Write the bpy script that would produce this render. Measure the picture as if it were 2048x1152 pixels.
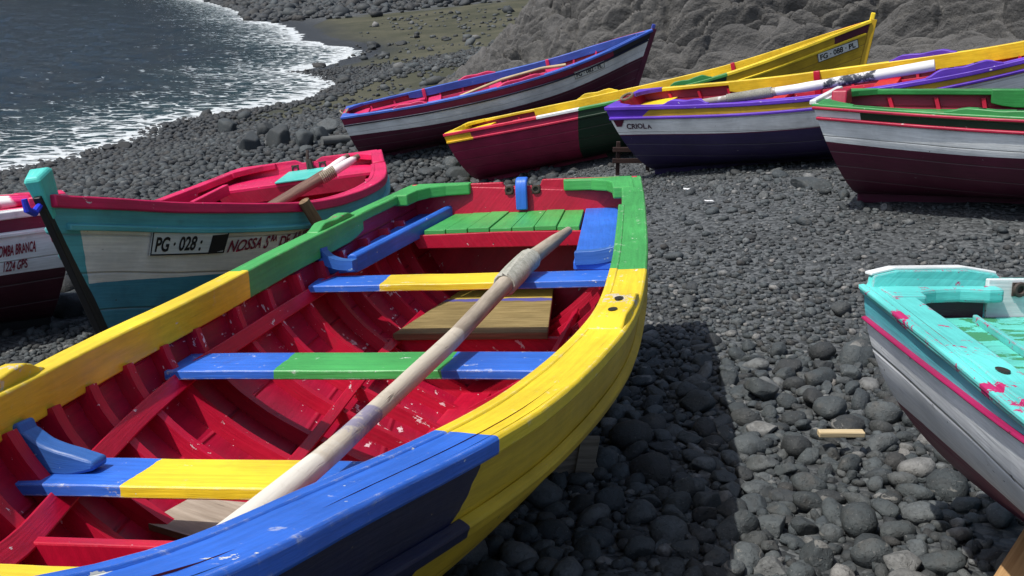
import bpy, bmesh, math, random
import numpy as np
from mathutils import Matrix, Vector, noise as mnoise

random.seed(7); RNG = np.random.default_rng(11)
for o in list(bpy.data.objects): bpy.data.objects.remove(o)
SC = bpy.context.scene
COL = SC.collection
R = math.radians

# ------------------------------------------------------------------ camera, sky, sun, exposure
F_PX, Y_HOR = 2000.0, -60.0
PITCH = math.atan((576 - Y_HOR) / F_PX)
CAM = np.array([0.0, 0.0, 2.0])
cam = bpy.data.cameras.new("camera"); cam_o = bpy.data.objects.new("camera", cam); COL.objects.link(cam_o)
cam.sensor_width = 36.0; cam.lens = 36.0 * F_PX / 2048.0
cam.clip_start = 0.05; cam.clip_end = 3000
cam_o.location = CAM; cam_o.rotation_euler = (R(90) - PITCH, 0, 0)
SC.camera = cam_o

SUN_EL = R(62); SUN_AZ = math.atan2(-0.92, -0.38)          # from +Y towards +X
wd = bpy.data.worlds.new("World"); SC.world = wd; wd.use_nodes = True
nt = wd.node_tree; bgn = nt.nodes["Background"]
sky = nt.nodes.new("ShaderNodeTexSky"); sky.sky_type = 'NISHITA'; sky.sun_disc = False
sky.sun_elevation = SUN_EL; sky.sun_rotation = SUN_AZ % (2 * math.pi); sky.air_density = 1.0; sky.dust_density = 2.5; sky.ozone_density = 0.6
nt.links.new(sky.outputs[0], bgn.inputs[0]); bgn.inputs[1].default_value = 0.125
sl = bpy.data.lights.new("sun", 'SUN'); sl.energy = 3.6; sl.angle = R(0.55); sl.color = (1.0, 0.965, 0.90)
so = bpy.data.objects.new("sun", sl); COL.objects.link(so); so.location = (-20, -5, 40)
SDIR = Vector((math.sin(SUN_AZ) * math.cos(SUN_EL), math.cos(SUN_AZ) * math.cos(SUN_EL), math.sin(SUN_EL)))
so.rotation_euler = SDIR.to_track_quat('Z', 'Y').to_euler()
SC.view_settings.view_transform = 'Standard'; SC.view_settings.look = 'None'
SC.view_settings.exposure = 0.32; SC.view_settings.gamma = 1.0
SC.render.engine = 'CYCLES'
SC.cycles.max_bounces = 6; SC.cycles.diffuse_bounces = 3; SC.cycles.glossy_bounces = 3

# ------------------------------------------------------------------ numeric helpers
def rot3(yaw, pitch, roll):
    cy, sy = math.cos(yaw), math.sin(yaw); cp, sp = math.cos(pitch), math.sin(pitch); cr, sr = math.cos(roll), math.sin(roll)
    Rz = np.array([[cy, -sy, 0], [sy, cy, 0], [0, 0, 1]]); Ry = np.array([[cp, 0, -sp], [0, 1, 0], [sp, 0, cp]])
    Rx = np.array([[1, 0, 0], [0, cr, -sr], [0, sr, cr]])
    return Rz @ Ry @ Rx
def hermite(xs, ys, x):
    xs = np.asarray(xs, float); ys = np.asarray(ys, float); x = np.asarray(x, float)
    m = np.gradient(ys, xs); i = np.clip(np.searchsorted(xs, x) - 1, 0, len(xs) - 2)
    h = xs[i + 1] - xs[i]; t = (x - xs[i]) / h
    return (2*t**3-3*t**2+1)*ys[i]+(t**3-2*t**2+t)*h*m[i]+(-2*t**3+3*t**2)*ys[i+1]+(t**3-t**2)*h*m[i+1]
def sstep(t, a, b):
    u = np.clip((np.asarray(t, float) - a) / (b - a), 0, 1); return u * u * (3 - 2 * u)
def hash2(ix, iy, s=0):
    h = (ix.astype(np.int64) * 374761393 + iy.astype(np.int64) * 668265263 + s * 974711) & 0xffffffff
    h = ((h ^ (h >> 13)) * 1274126177) & 0xffffffff
    return ((h ^ (h >> 16)) & 0xffffff) / float(0xffffff)
def vnoise(x, y, s=0):
    ix = np.floor(x).astype(np.int64); iy = np.floor(y).astype(np.int64); fx = x - ix; fy = y - iy
    fx = fx*fx*(3-2*fx); fy = fy*fy*(3-2*fy)
    return (hash2(ix,iy,s)*(1-fx)+hash2(ix+1,iy,s)*fx)*(1-fy)+(hash2(ix,iy+1,s)*(1-fx)+hash2(ix+1,iy+1,s)*fx)*fy
def fbm(x, y, o=4, s=0):
    a = 0.5; r = 0; 
    for i in range(o):
        r = r + a * vnoise(x, y, s + i); x = x * 2.03 + 17.1; y = y * 2.03 + 5.7; a *= 0.5
    return r
def voro(x, y, s=0):
    ix = np.floor(x).astype(np.int64); iy = np.floor(y).astype(np.int64)
    f1 = np.full(x.shape, 9.0); f2 = np.full(x.shape, 9.0); idv = np.zeros(x.shape); oy = np.zeros(x.shape); ox = np.zeros(x.shape)
    for dx in (-1, 0, 1):
        for dy in (-1, 0, 1):
            cx = ix + dx; cy = iy + dy
            px = cx + 0.1 + 0.8 * hash2(cx, cy, s + 1); py = cy + 0.1 + 0.8 * hash2(cx, cy, s + 2)
            d = np.hypot(px - x, py - y); c = hash2(cx, cy, s + 3)
            new = d < f1
            f2 = np.where(new, f1, np.minimum(f2, d)); idv = np.where(new, c, idv); oy = np.where(new, y - py, oy); ox = np.where(new, x - px, ox); f1 = np.where(new, d, f1)
    return f1, f2, idv, oy, ox
FWD = np.array([0, math.cos(PITCH), -math.sin(PITCH)]); UPV = np.array([0, math.sin(PITCH), math.cos(PITCH)])
def proj(X):
    d = np.asarray(X) - CAM; z = d @ FWD; zz = np.where(np.abs(z) < 1e-6, 1e-6, z)
    return 1024 + F_PX * d[..., 0] / zz, 576 - F_PX * (d @ UPV) / zz, z

# ------------------------------------------------------------------ colours and materials
def lin(h):
    h = h.lstrip('#'); c = [int(h[i:i+2], 16) / 255 for i in (0, 2, 4)]
    return tuple(x / 12.92 if x <= 0.04045 else ((x + 0.055) / 1.055) ** 2.4 for x in c)
YEL = (0.80, 0.58, 0.025); BLU = (0.030, 0.145, 0.62); GRN = (0.060, 0.36, 0.085); RED = (0.48, 0.004, 0.032)
WHT = (0.72, 0.74, 0.74); PNK = (0.66, 0.012, 0.10); TRQ = (0.095, 0.60, 0.52); MAR = (0.080, 0.009, 0.030)
PUR = (0.115, 0.040, 0.46); NAV = (0.026, 0.016, 0.075); DGR = (0.004, 0.026, 0.011); BLK = (0.010, 0.010, 0.012)
DRED = (0.33, 0.006, 0.035); TEAL = (0.050, 0.25, 0.31); GRAYW = (0.50, 0.53, 0.55)

class NB:
    def __init__(s, mat): s.t = mat.node_tree; s.n = s.t.nodes; s.l = s.t.links
    def new(s, typ, **kw):
        n = s.n.new(typ)
        for k, v in kw.items():
            if k.startswith('i_'):
                key = k[2:]; key = int(key) if key.isdigit() else key.replace('_', ' ')
                s.set(n, key, v)
            else: setattr(n, k, v)
        return n
    def set(s, n, key, v):
        if isinstance(v, bpy.types.NodeSocket): s.l.new(v, n.inputs[key])
        else: n.inputs[key].default_value = v
    def math(s, op, a, b=0.0, c=0.0, clamp=False):
        n = s.n.new("ShaderNodeMath"); n.operation = op; n.use_clamp = clamp
        for i, v in enumerate((a, b, c)): s.set(n, i, v)
        return n.outputs[0]
    def mix(s, f, a, b, mode='MIX'):
        n = s.n.new("ShaderNodeMix"); n.data_type = 'RGBA'; n.blend_type = mode
        s.set(n, 0, f); s.set(n, 6, a if isinstance(a, bpy.types.NodeSocket) else (*a[:3], 1)); s.set(n, 7, b if isinstance(b, bpy.types.NodeSocket) else (*b[:3], 1))
        return n.outputs[2]
    def ramp(s, f, lo, hi, a=0.0, b=1.0):
        n = s.n.new("ShaderNodeMapRange"); n.interpolation_type = 'SMOOTHSTEP'
        for i, v in enumerate((f, lo, hi, a, b)): s.set(n, i, v)
        return n.outputs[0]
    def noise(s, vec, scale, detail=4, rough=0.55, dist=0.0):
        n = s.n.new("ShaderNodeTexNoise"); s.l.new(vec, n.inputs['Vector'])
        n.inputs['Scale'].default_value = scale; n.inputs['Detail'].default_value = detail; n.inputs['Roughness'].default_value = rough
        n.inputs['Distortion'].default_value = dist
        return n.outputs[0]
    def vmul(s, vec, v3):
        n = s.n.new("ShaderNodeVectorMath"); n.operation = 'MULTIPLY'; s.l.new(vec, n.inputs[0]); n.inputs[1].default_value = v3
        return n.outputs[0]

MATS = {}
def newmat(name):
    m = bpy.data.materials.new(name); m.use_nodes = True; b = NB(m)
    p = m.node_tree.nodes["Principled BSDF"]; MATS[name] = m
    return m, b, p

def paint(name, base, layers=(), chip=(0.55, 0.50, 0.44), amt=0.10, seam=0.0, grain=0.5, rough=0.42, dirt=0.35, jit=0.008, spec=0.45, chipscale=9.0, ridge=0.0, edge=0.0, iso=0.0):
    """weathered oil paint on planks. UV: u metres along, v metres across (hulls: v = depth below the sheer).
    layers: (colour, [(c0, cu, cv, cuu), ...]) painted where every c0 + cu*u + cv*v + cuu*u*u > 0"""
    if name in MATS: return MATS[name]
    m, b, p = newmat(name)
    tc = b.new("ShaderNodeTexCoord"); uv = tc.outputs['UV']; ob = tc.outputs['Object']
    sx = b.new("ShaderNodeSeparateXYZ"); b.l.new(uv, sx.inputs[0]); u, v = sx.outputs[0], sx.outputs[1]
    j = b.noise(ob, 11, 3)
    ju = b.math('MULTIPLY_ADD', b.math('SUBTRACT', j, 0.5), jit * 2, u); jv = b.math('MULTIPLY_ADD', b.math('SUBTRACT', j, 0.5), jit * 0.7, v)
    col = None
    for colr, conds in layers:
        msk = None
        for c0, cu, cv, cuu in conds:
            e = b.math('MULTIPLY_ADD', ju, cu, c0)
            if cv: e = b.math('MULTIPLY_ADD', jv, cv, e)
            if cuu: e = b.math('MULTIPLY_ADD', b.math('MULTIPLY', ju, ju), cuu, e)
            g = b.math('GREATER_THAN', e, 0.0)
            msk = g if msk is None else b.math('MULTIPLY', msk, g)
        col = b.mix(msk, col if col is not None else base, colr)
    if col is None: col = b.mix(0.0, base, base)
    # uneven coats and fading
    var = b.ramp(b.noise(ob, 2.7, 5, 0.6), 0.25, 0.75, 0.74, 1.14)
    var2 = b.ramp(b.noise(b.vmul(uv, (2.6, 46.0, 1)), 1.7, 5, .65), 0.25, 0.75, 0.84, 1.10)
    vv = b.math('MULTIPLY', var, var2)
    cc = b.new("ShaderNodeCombineXYZ", i_0=vv, i_1=vv, i_2=vv)
    col = b.mix(1.0, col, cc.outputs[0], 'MULTIPLY')
    # grain cracks along the plank
    gr = b.noise(b.vmul(uv, (7.0, 120.0, 1)), 1.0, 4, 0.6)
    crack = b.ramp(gr, 0.66, 0.73)
    crack = b.math('MULTIPLY', crack, b.ramp(b.noise(ob, 3.3, 2), 0.45, 0.65, 0.0, grain))
    col = b.mix(crack, col, (base[0]*0.22+0.01, base[1]*0.22+0.01, base[2]*0.22+0.008))
    # grime
    gm = b.ramp(b.noise(ob, 5.5, 6, 0.65), 0.55, 0.80, 0.0, dirt)
    col = b.mix(gm, col, (0.045, 0.040, 0.034))
    # nail heads and specks of dirt
    vs_ = b.new("ShaderNodeTexVoronoi"); vs_.inputs['Scale'].default_value = 13; b.l.new(ob, vs_.inputs['Vector'])
    sp = b.math('MULTIPLY', b.math('LESS_THAN', vs_.outputs['Distance'], 0.045), b.math('GREATER_THAN', b.noise(ob, 4.1, 2), 0.50))
    col = b.mix(b.math('MULTIPLY', sp, 0.8), col, (0.03, 0.022, 0.018))
    # chips and scuffs
    ch = b.math('MULTIPLY_ADD', b.noise(b.vmul(uv, (9.0, 42.0, 1)), 1.0, 4, 0.6), 0.45*(1-iso), b.math('MULTIPLY', b.noise(ob, chipscale*1.7, 6, 0.72, 0.5), 0.55 + 0.45*iso))
    area = b.noise(ob, 1.9, 2)
    thr = b.math('MULTIPLY_ADD', area, -0.16, 0.765 - amt * 0.40)
    chm = b.math('GREATER_THAN', ch, thr)
    fine = b.math('GREATER_THAN', b.noise(ob, 70, 2, 0.5), 0.80 - amt * 0.25)
    chm2 = b.math('MAXIMUM', chm, b.math('MULTIPLY', fine, 0.7))
    if edge > 0:
        bv = b.new("ShaderNodeBevel"); bv.samples = 4; bv.inputs['Radius'].default_value = 0.007
        ge = b.new("ShaderNodeNewGeometry"); dp = b.new("ShaderNodeVectorMath"); dp.operation = 'DOT_PRODUCT'; b.l.new(bv.outputs[0], dp.inputs[0]); b.l.new(ge.outputs['Normal'], dp.inputs[1])
        ew = b.math('ADD', b.math('SUBTRACT', 0.985, dp.outputs['Value']), b.math('MULTIPLY', b.math('SUBTRACT', b.noise(ob, 24, 5, .7), 0.60), 0.55)); chm2 = b.math('MAXIMUM', chm2, b.ramp(ew, 0.0, 0.05, 0.0, edge))
    if amt > 0: col = b.mix(chm2, col, chip)
    h = b.math('MULTIPLY_ADD', gr, 0.25, b.math('MULTIPLY', b.noise(ob, 6, 3), 1.0))
    h = b.math('MULTIPLY_ADD', chm2, -0.12, h)
    if seam > 0:
        fr = b.math('FRACT', b.math('DIVIDE', b.math('ADD', v, b.math('MULTIPLY', b.math('SUBTRACT', b.noise(ob, 1.2, 2), 0.5), 0.02)), seam))
        ed = b.math('MINIMUM', fr, b.math('SUBTRACT', 1.0, fr))
        sm = b.ramp(ed, 0.0, 0.05, 1.0, 0.0)
        col = b.mix(b.math('MULTIPLY', sm, 0.30), col, (base[0]*0.3, base[1]*0.3, base[2]*0.3))
        h = b.math('MULTIPLY_ADD', sm, -0.8, h)
        h = b.math('MULTIPLY_ADD', fr, ridge, h)
    bp = b.new("ShaderNodeBump"); bp.inputs['Strength'].default_value = 0.7; bp.inputs['Distance'].default_value = 0.007
    b.l.new(h, bp.inputs['Height']); b.l.new(bp.outputs[0], p.inputs['Normal'])
    b.l.new(col, p.inputs['Base Color'])
    ro = b.math('MULTIPLY_ADD', b.noise(ob, 8, 3), 0.25, rough - 0.10); ro = b.math('MULTIPLY_ADD', chm2, 0.25, ro)
    b.l.new(ro, p.inputs['Roughness']); p.inputs['Specular IOR Level'].default_value = spec
    return m

def wood(name, c1, c2, layers=(), grainx=3.0, grainv=70.0, rough=0.75, crack=0.5):
    if name in MATS: return MATS[name]
    m, b, p = newmat(name)
    tc = b.new("ShaderNodeTexCoord"); uv = tc.outputs['UV']; ob = tc.outputs['Object']
    sx = b.new("ShaderNodeSeparateXYZ"); b.l.new(uv, sx.inputs[0]); u, v = sx.outputs[0], sx.outputs[1]
    g = b.noise(b.vmul(uv, (grainx, grainv, 1)), 1.0, 5, 0.65, 0.3)
    col = b.mix(b.ramp(g, 0.3, 0.7), c1, c2)
    big = b.noise(ob, 4, 4)
    col = b.mix(b.ramp(big, 0.4, 0.75, 0, 0.5), col, (c1[0]*0.6, c1[1]*0.6, c1[2]*0.58))
    jn = b.noise(ob, 9, 4)
    ju = b.math('MULTIPLY_ADD', b.math('SUBTRACT', jn, 0.5), 0.12, u)
    for colr, conds, strength in layers:
        msk = None
        for c0, cu, cv, cuu in conds:
            e = b.math('MULTIPLY_ADD', ju, cu, c0)
            if cv: e = b.math('MULTIPLY_ADD', v, cv, e)
            g2 = b.ramp(e, 0.0, 0.02); msk = g2 if msk is None else b.math('MULTIPLY', msk, g2)
        msk = b.math('MULTIPLY', msk, b.ramp(b.noise(ob, 16, 5, 0.7), 0.42 - 0.4*strength, 0.56 - 0.2*strength, 0.0, 1.0))
        col = b.mix(msk, col, colr)
    ck = b.ramp(b.noise(b.vmul(uv, (grainx*1.2, grainv*0.8, 1)), 1.6, 3), 0.66, 0.74, 0, crack)
    col = b.mix(ck, col, (0.03, 0.025, 0.02))
    bp = b.new("ShaderNodeBump"); bp.inputs['Strength'].default_value = 0.6; bp.inputs['Distance'].default_value = 0.004
    b.l.new(b.math('MULTIPLY_ADD', ck, -0.6, g), bp.inputs['Height']); b.l.new(bp.outputs[0], p.inputs['Normal'])
    b.l.new(col, p.inputs['Base Color']); p.inputs['Roughness'].default_value = rough; p.inputs['Specular IOR Level'].default_value = 0.3
    return m

# ------------------------------------------------------------------ mesh builder
def props(o, label=None, cat=None, group=None, kind=None):
    if label: o['label'] = label
    if cat: o['category'] = cat
    if group: o['group'] = group
    if kind: o['kind'] = kind
    return o
def empty(name, M=None):
    o = bpy.data.objects.new(name, None); COL.objects.link(o); o.empty_display_size = 0.2
    if M is not None: o.matrix_world = M
    return o
class MB:
    def __init__(s): s.v = []; s.f = []; s.uv = []; s.m = []; s.n = 0
    def quadgrid(s, P, UV, mat=0, flip=False):
        n, k = P.shape[:2]; o = s.n; s.v.append(P.reshape(-1, 3)); s.n += n * k; U = UV.reshape(-1, 2)
        for i in range(n - 1):
            for j in range(k - 1):
                q = [i*k+j, i*k+j+1, (i+1)*k+j+1, (i+1)*k+j]
                if flip: q = q[::-1]
                s.f.append([o+a for a in q]); s.uv.append([U[a] for a in q]); s.m.append(mat)
    def face(s, pts, uvs, mat=0):
        o = s.n; s.v.append(np.asarray(pts, float)); s.n += len(pts)
        s.f.append(list(range(o, o + len(pts)))); s.uv.append([np.asarray(a) for a in uvs]); s.m.append(mat)
    def sweep(s, path, A, B, prof, mats=0, cap=True, u0=None, closed=True):
        """prof: (k,2) in the frame (A,B) given per path point; closed section"""
        path = np.asarray(path, float); n = len(path); prof = np.asarray(prof, float)
        if prof.ndim == 2: prof = np.repeat(prof[None], n, 0)
        A = np.broadcast_to(A, path.shape); B = np.broadcast_to(B, path.shape); k = prof.shape[1]
        P = path[:, None] + prof[:, :, :1] * A[:, None] + prof[:, :, 1:] * B[:, None]
        if u0 is None:
            L = np.r_[0, np.cumsum(np.linalg.norm(np.diff(path, axis=0), axis=1))]
        else: L = np.asarray(u0)
        per = np.r_[0, np.cumsum(np.linalg.norm(np.roll(prof[0], -1, 0) - prof[0], axis=1))]
        o = s.n; s.v.append(P.reshape(-1, 3)); s.n += n * k
        for i in range(n - 1):
            for j in range(k):
                j2 = (j + 1) % k
                s.f.append([o+i*k+j, o+i*k+j2, o+(i+1)*k+j2, o+(i+1)*k+j])
                s.uv.append([(L[i], per[j]), (L[i], per[j+1]), (L[i+1], per[j+1]), (L[i+1], per[j])])
                s.m.append(mats if np.isscalar(mats) else mats[i])
        if cap:
            for i, rev in ((0, True), (n - 1, False)):
                q = [o+i*k+j for j in range(k)]; uvq = [(L[i] + prof[i][j][0], prof[i][j][1]) for j in range(k)]
                if rev: q = q[::-1]; uvq = uvq[::-1]
                s.f.append(q); s.uv.append(uvq); s.m.append(mats if np.isscalar(mats) else mats[0 if i == 0 else -1])
    def tube(s, path, rad, k=12, mats=0, u0=None, flat=1.0):
        path = np.asarray(path, float); T = np.gradient(path, axis=0); T /= np.linalg.norm(T, axis=1)[:, None]
        ref = np.array([0, 0, 1.0]) if abs(T[0][2]) < 0.9 else np.array([1.0, 0, 0])
        A = np.cross(T, ref); A /= np.linalg.norm(A, axis=1)[:, None]; B = np.cross(A, T)
        rad = np.broadcast_to(rad, (len(path),)); th = np.linspace(0, 2*np.pi, k, endpoint=False)
        pr = np.stack([np.cos(th)[None] * rad[:, None], np.sin(th)[None] * rad[:, None] * np.broadcast_to(flat, (len(path),))[:, None]], -1)
        s.sweep(path, A, -B, pr, mats, True, u0)
    def box(s, c, ex, ey, ez, mat=0, taper=None):
        c, ex, ey, ez = (np.asarray(a, float) for a in (c, ex, ey, ez))
        pr = np.array([(-1, -1), (1, -1), (1, 1), (-1, 1)], float)
        path = np.array([c - ex, c + ex]); ly = np.linalg.norm(ey); lz = np.linalg.norm(ez)
        s.sweep(path, ey/ly, ez/lz, pr * np.array([ly, lz]), mat)
    def prism(s, poly, vec, mat=0, side=None):
        poly = np.asarray(poly, float); vec = np.asarray(vec, float); k = len(poly)
        a = poly[1] - poly[0]; a /= np.linalg.norm(a); b = np.cross(vec / np.linalg.norm(vec), a)
        U = np.stack([poly @ a, poly @ b], 1); o = s.n
        s.v.append(np.concatenate([poly, poly + vec])); s.n += 2 * k; h = np.linalg.norm(vec)
        s.f.append([o+i for i in range(k)][::-1]); s.uv.append([U[i] for i in range(k)][::-1]); s.m.append(mat)
        s.f.append([o+k+i for i in range(k)]); s.uv.append([U[i] for i in range(k)]); s.m.append(mat)
        for i in range(k):
            j = (i + 1) % k; e = np.linalg.norm(poly[j] - poly[i])
            s.f.append([o+i, o+j, o+k+j, o+k+i]); s.uv.append([(0, 0), (e, 0), (e, h), (0, h)]); s.m.append(mat if side is None else side)
    def build(s, name, mats, parent=None, smooth=False, bevel=0.0, label=None, fixn=True):
        V = np.concatenate(s.v); me = bpy.data.meshes.new(name)
        me.from_pydata(V.tolist(), [], [[int(a) for a in f] for f in s.f])
        ul = me.uv_layers.new(name="UVMap"); arr = np.array([c for f in s.uv for c in f], float)
        ul.data.foreach_set("uv", arr.ravel())
        if not isinstance(mats, (list, tuple)): mats = [mats]
        for m in mats: me.materials.append(m)
        me.polygons.foreach_set("material_index", s.m)
        if fixn:
            bm = bmesh.new(); bm.from_mesh(me); bmesh.ops.recalc_face_normals(bm, faces=bm.faces); bm.to_mesh(me); bm.free()
        if smooth:
            me.polygons.foreach_set("use_smooth", [True] * len(me.polygons))
            if smooth != 'all': me.set_sharp_from_angle(angle=R(38))
        me.update()
        o = bpy.data.objects.new(name, me); COL.objects.link(o)
        if parent is not None: o.parent = parent
        if bevel:
            md = o.modifiers.new("edge", 'BEVEL'); md.width = bevel; md.segments = 2; md.limit_method = 'ANGLE'; md.angle_limit = R(40)
        if label: o['label'] = label
        return o
def wob(n, amp, sc=1.0, s=0):
    x = np.arange(n) * sc
    return (fbm(x, x * 0 + s * 7.3, 3, s) - 0.44) * 2 * amp

# ------------------------------------------------------------------ boats: hull geometry
class Boat:
    def __init__(s, pos, ypr, L, tb, b, ts, h, rs, rb, H=None, mnf=None):
        s.mnf = mnf;
        s.pos = np.array(pos, float); s.R = rot3(*[R(a) for a in ypr]); s.L = L; s.tb = tb; s.b_ = b; s.ts = ts; s.s_ = h; s.rs = rs; s.rb = rb
        s.H = H or h[1]
    def b(s, t): return hermite(s.tb, s.b_, t)
    def s(self, t): return hermite(self.ts, self.s_, t)
    def k(s, t): return 0.12 * s.H * sstep(t, .75, 1.0) ** 1.5
    def mn(s, t):
        bow = sstep(t, .35, 1.0); st = 1 - sstep(t, 0, .3)
        if s.mnf: q = s.mnf; return q[0] + q[1]*bow + q[2]*st, q[3] + q[4]*bow + q[5]*st
        return 2.6 - 1.2*bow - .5*st, 1.9 - .8*bow - .4*st
    def pt(s, t, v, side):
        t, v = np.broadcast_arrays(np.asarray(t, float), np.asarray(v, float)); v = np.clip(v, 0, 1)
        m, n = s.mn(t); k = s.k(t); sh = s.s(t)
        y = np.maximum(s.b(t), 0.004) * (1 - (1 - v)**m)**(1/n); z = k + (sh - k) * v
        x = t*s.L - s.rb*sstep(t, .55, 1.0)*(1-v) + s.rs*(1-sstep(t, 0, .35))*(1-v)
        return np.stack([x, side*y, z], -1)
    def nrm(s, t, v, side):
        e = 1e-3
        t, v = np.broadcast_arrays(np.asarray(t, float), np.asarray(v, float)); v = np.clip(v, 2e-3, 1 - e)
        dt = s.pt(np.clip(t+e, 0, 1), v, side) - s.pt(np.clip(t-e, 0, 1), v, side); dv = s.pt(t, v+e, side) - s.pt(t, v-e, side)
        n = np.cross(dt, dv) * (-side); n /= np.maximum(np.linalg.norm(n, axis=-1, keepdims=True), 1e-9)
        fl = np.sign(n[..., 1] * side); fl = np.where(fl == 0, 1, fl)
        return n * np.where(np.abs(n[..., 1:2]) > 0.05, fl[..., None], np.where(n[..., 2:3] > 0, -1, 1))
    def vd(s, t, d):
        k = s.k(t); return 1 - d / (s.s(t) - k)
    def hd(s, t, d, side, off=0.0):
        v = s.vd(t, d); return s.pt(t, v, side) + off * s.nrm(t, v, side)
    def inner(s, t, v, side, th=0.022):
        n = s.nrm(t, v, side); p = s.pt(t, v, side) - th * n
        p[..., 1] = np.where(p[..., 1]*side < 0, 0, p[..., 1]); return p
    def y_in(s, x, z, th=0.03):
        t = x / s.L; k = s.k(t); v = np.clip((z - k) / (s.s(t) - k), 0.01, 1); m, n = s.mn(t)
        return np.maximum(s.b(t) * (1 - (1 - v)**m)**(1/n) - th, 0.01)
    def zhull(s, lx, ly):
        t = np.clip(lx / s.L, 0, 1); m, n = s.mn(t); bb = np.maximum(s.b(t), 1e-3); r = np.clip(np.abs(ly) / bb, 0, 1)
        v = 1 - (1 - r**n)**(1/m); return s.k(t) + (s.s(t) - s.k(t)) * v, (lx > -0.02) & (lx < s.L) & (np.abs(ly) < bb + 0.03)
    def M(s):
        M = Matrix.Identity(4)
        for i in range(3):
            for j in range(3): M[i][j] = s.R[i, j]
            M[i][3] = s.pos[i]
        return M
    def W(s, X): return s.pos + np.asarray(X) @ s.R.T
    def toloc(s, X): return (np.asarray(X) - s.pos) @ s.R

VV = np.linspace(0, 1, 19) ** 1.7
def hull(B, root, mat, label=None):
    mb = MB(); tt = np.r_[np.linspace(0, .7, 40), np.linspace(.72, 1, 24)]
    T, V = np.meshgrid(tt, VV, indexing='ij')
    for side in (1, -1):
        P = B.pt(T, V, side); U = np.stack([P[..., 0], B.s(T) - P[..., 2]], -1)
        mb.quadgrid(P, U, 0, side > 0)
    return mb.build("hull", mat, root, smooth=True, label=label)
def planking(B, root, mat, t0=0.004, t1=0.975):
    mb = MB(); tt = np.linspace(t0, t1, 60); T, V = np.meshgrid(tt, VV, indexing='ij')
    for side in (1, -1):
        P = B.inner(T, V, side); U = np.stack([P[..., 0], B.s(T) - P[..., 2]], -1)
        mb.quadgrid(P, U, 0, side < 0)
    return mb.build("planking", mat, root, smooth=True, fixn=False)
def rib(B, root, mat, x, w=0.034, h=0.032, top=0.90, x_only=None):
    mb = MB(); t = x / B.L
    vs = np.linspace(top**(1/1.7), 0.0, 22)**1.7
    sides = (x_only,) if x_only else (1, -1)
    pts = []; nn = []
    if x_only: pts = B.inner(t, vs, x_only); nn = -B.nrm(t, vs, x_only)
    else:
        a = B.inner(t, vs, 1); b_ = B.inner(t, vs, -1)[::-1]; pts = np.concatenate([a[:-1], b_]); nn = -np.concatenate([B.nrm(t, vs, 1)[:-1], B.nrm(t, vs, -1)[::-1]])
        mid = len(a) - 1; nn[mid] = (0, 0, 1); 
    nn = np.array(nn); nn[:, 0] = 0; nn /= np.linalg.norm(nn, axis=1)[:, None]
    n = len(pts); A = np.tile([1.0, 0, 0], (n, 1))
    hh = h + wob(n, 0.004, 0.35, int(x * 97))
    pr = np.stack([np.stack([np.full(n, -w/2), np.full(n, -.006)], 1), np.stack([np.full(n, w/2), np.full(n, -.006)], 1),
                   np.stack([np.full(n, w/2 - .004), hh], 1), np.stack([np.full(n, -w/2 + .004), hh], 1)], 1)
    mb.sweep(pts, A, nn, pr)
    return mb.build("rib", mat, root, smooth=True)
def rail_path(B, side, t0, t1, n, inset, dz):
    tt = np.linspace(t0, t1, n); p = B.pt(tt, 1.0, side); T = np.gradient(p, axis=0); T[:, 2] = 0; T /= np.linalg.norm(T, axis=1)[:, None]
    N = np.stack([-T[:, 1], T[:, 0], 0*T[:, 0]], 1) * side        # outward
    p = p - inset * N; p[:, 1] = np.where(p[:, 1]*side < 0.012, 0.012*side, p[:, 1]); p[:, 2] += dz
    return tt, p, N
def gunwale(B, root, mat, side, cw, th=0.036, out=0.012, t0=0.0, t1=0.995, n=70, name="gunwale", bevel=0.006, label=None):
    tt, p, N = rail_path(B, side, t0, t1, n, cw/2 - out, 0.0)
    w = cw/2 + wob(n, 0.0025, 0.25, int(abs(p[0, 0])*50) + 5)
    tz = wob(n, 0.003, 0.2, 9)
    pr = np.stack([np.stack([-w, -th+tz], 1), np.stack([w, -th+tz], 1), np.stack([w, tz], 1), np.stack([-w, tz], 1)], 1)
    mb = MB(); mb.sweep(p, N, np.tile([0, 0, 1.0], (n, 1)), pr, u0=p[:, 0])
    return mb.build(name, mat, root, bevel=bevel, smooth=True, label=label)
def inwale(B, root, mat, side, cw, x0, x1, dep, th=0.026, n=50, lift=0.003, name="inwale"):
    """tall inner board under the cap's inner edge"""
    tt, p, N = rail_path(B, side, x0/B.L, x1/B.L, n, cw - 0.012 + 0.0, 0.0)
    z1 = np.full(n, -dep) + wob(n, .004, .2, 3)
    ends = np.clip(np.minimum(np.arange(n), np.arange(n)[::-1]) / 1.5, 0, 1); z1 = z1 * (0.75 + .25*ends)
    pr = np.stack([np.stack([np.full(n, -th/2), z1], 1), np.stack([np.full(n, th/2), z1], 1), np.stack([np.full(n, th/2), np.full(n, lift)], 1), np.stack([np.full(n, -th/2), np.full(n, lift)], 1)], 1)
    mb = MB(); mb.sweep(p, N, np.tile([0, 0, 1.0], (n, 1)), pr, u0=p[:, 0])
    return mb.build(name, mat, root, bevel=0.005, smooth=True)
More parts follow.
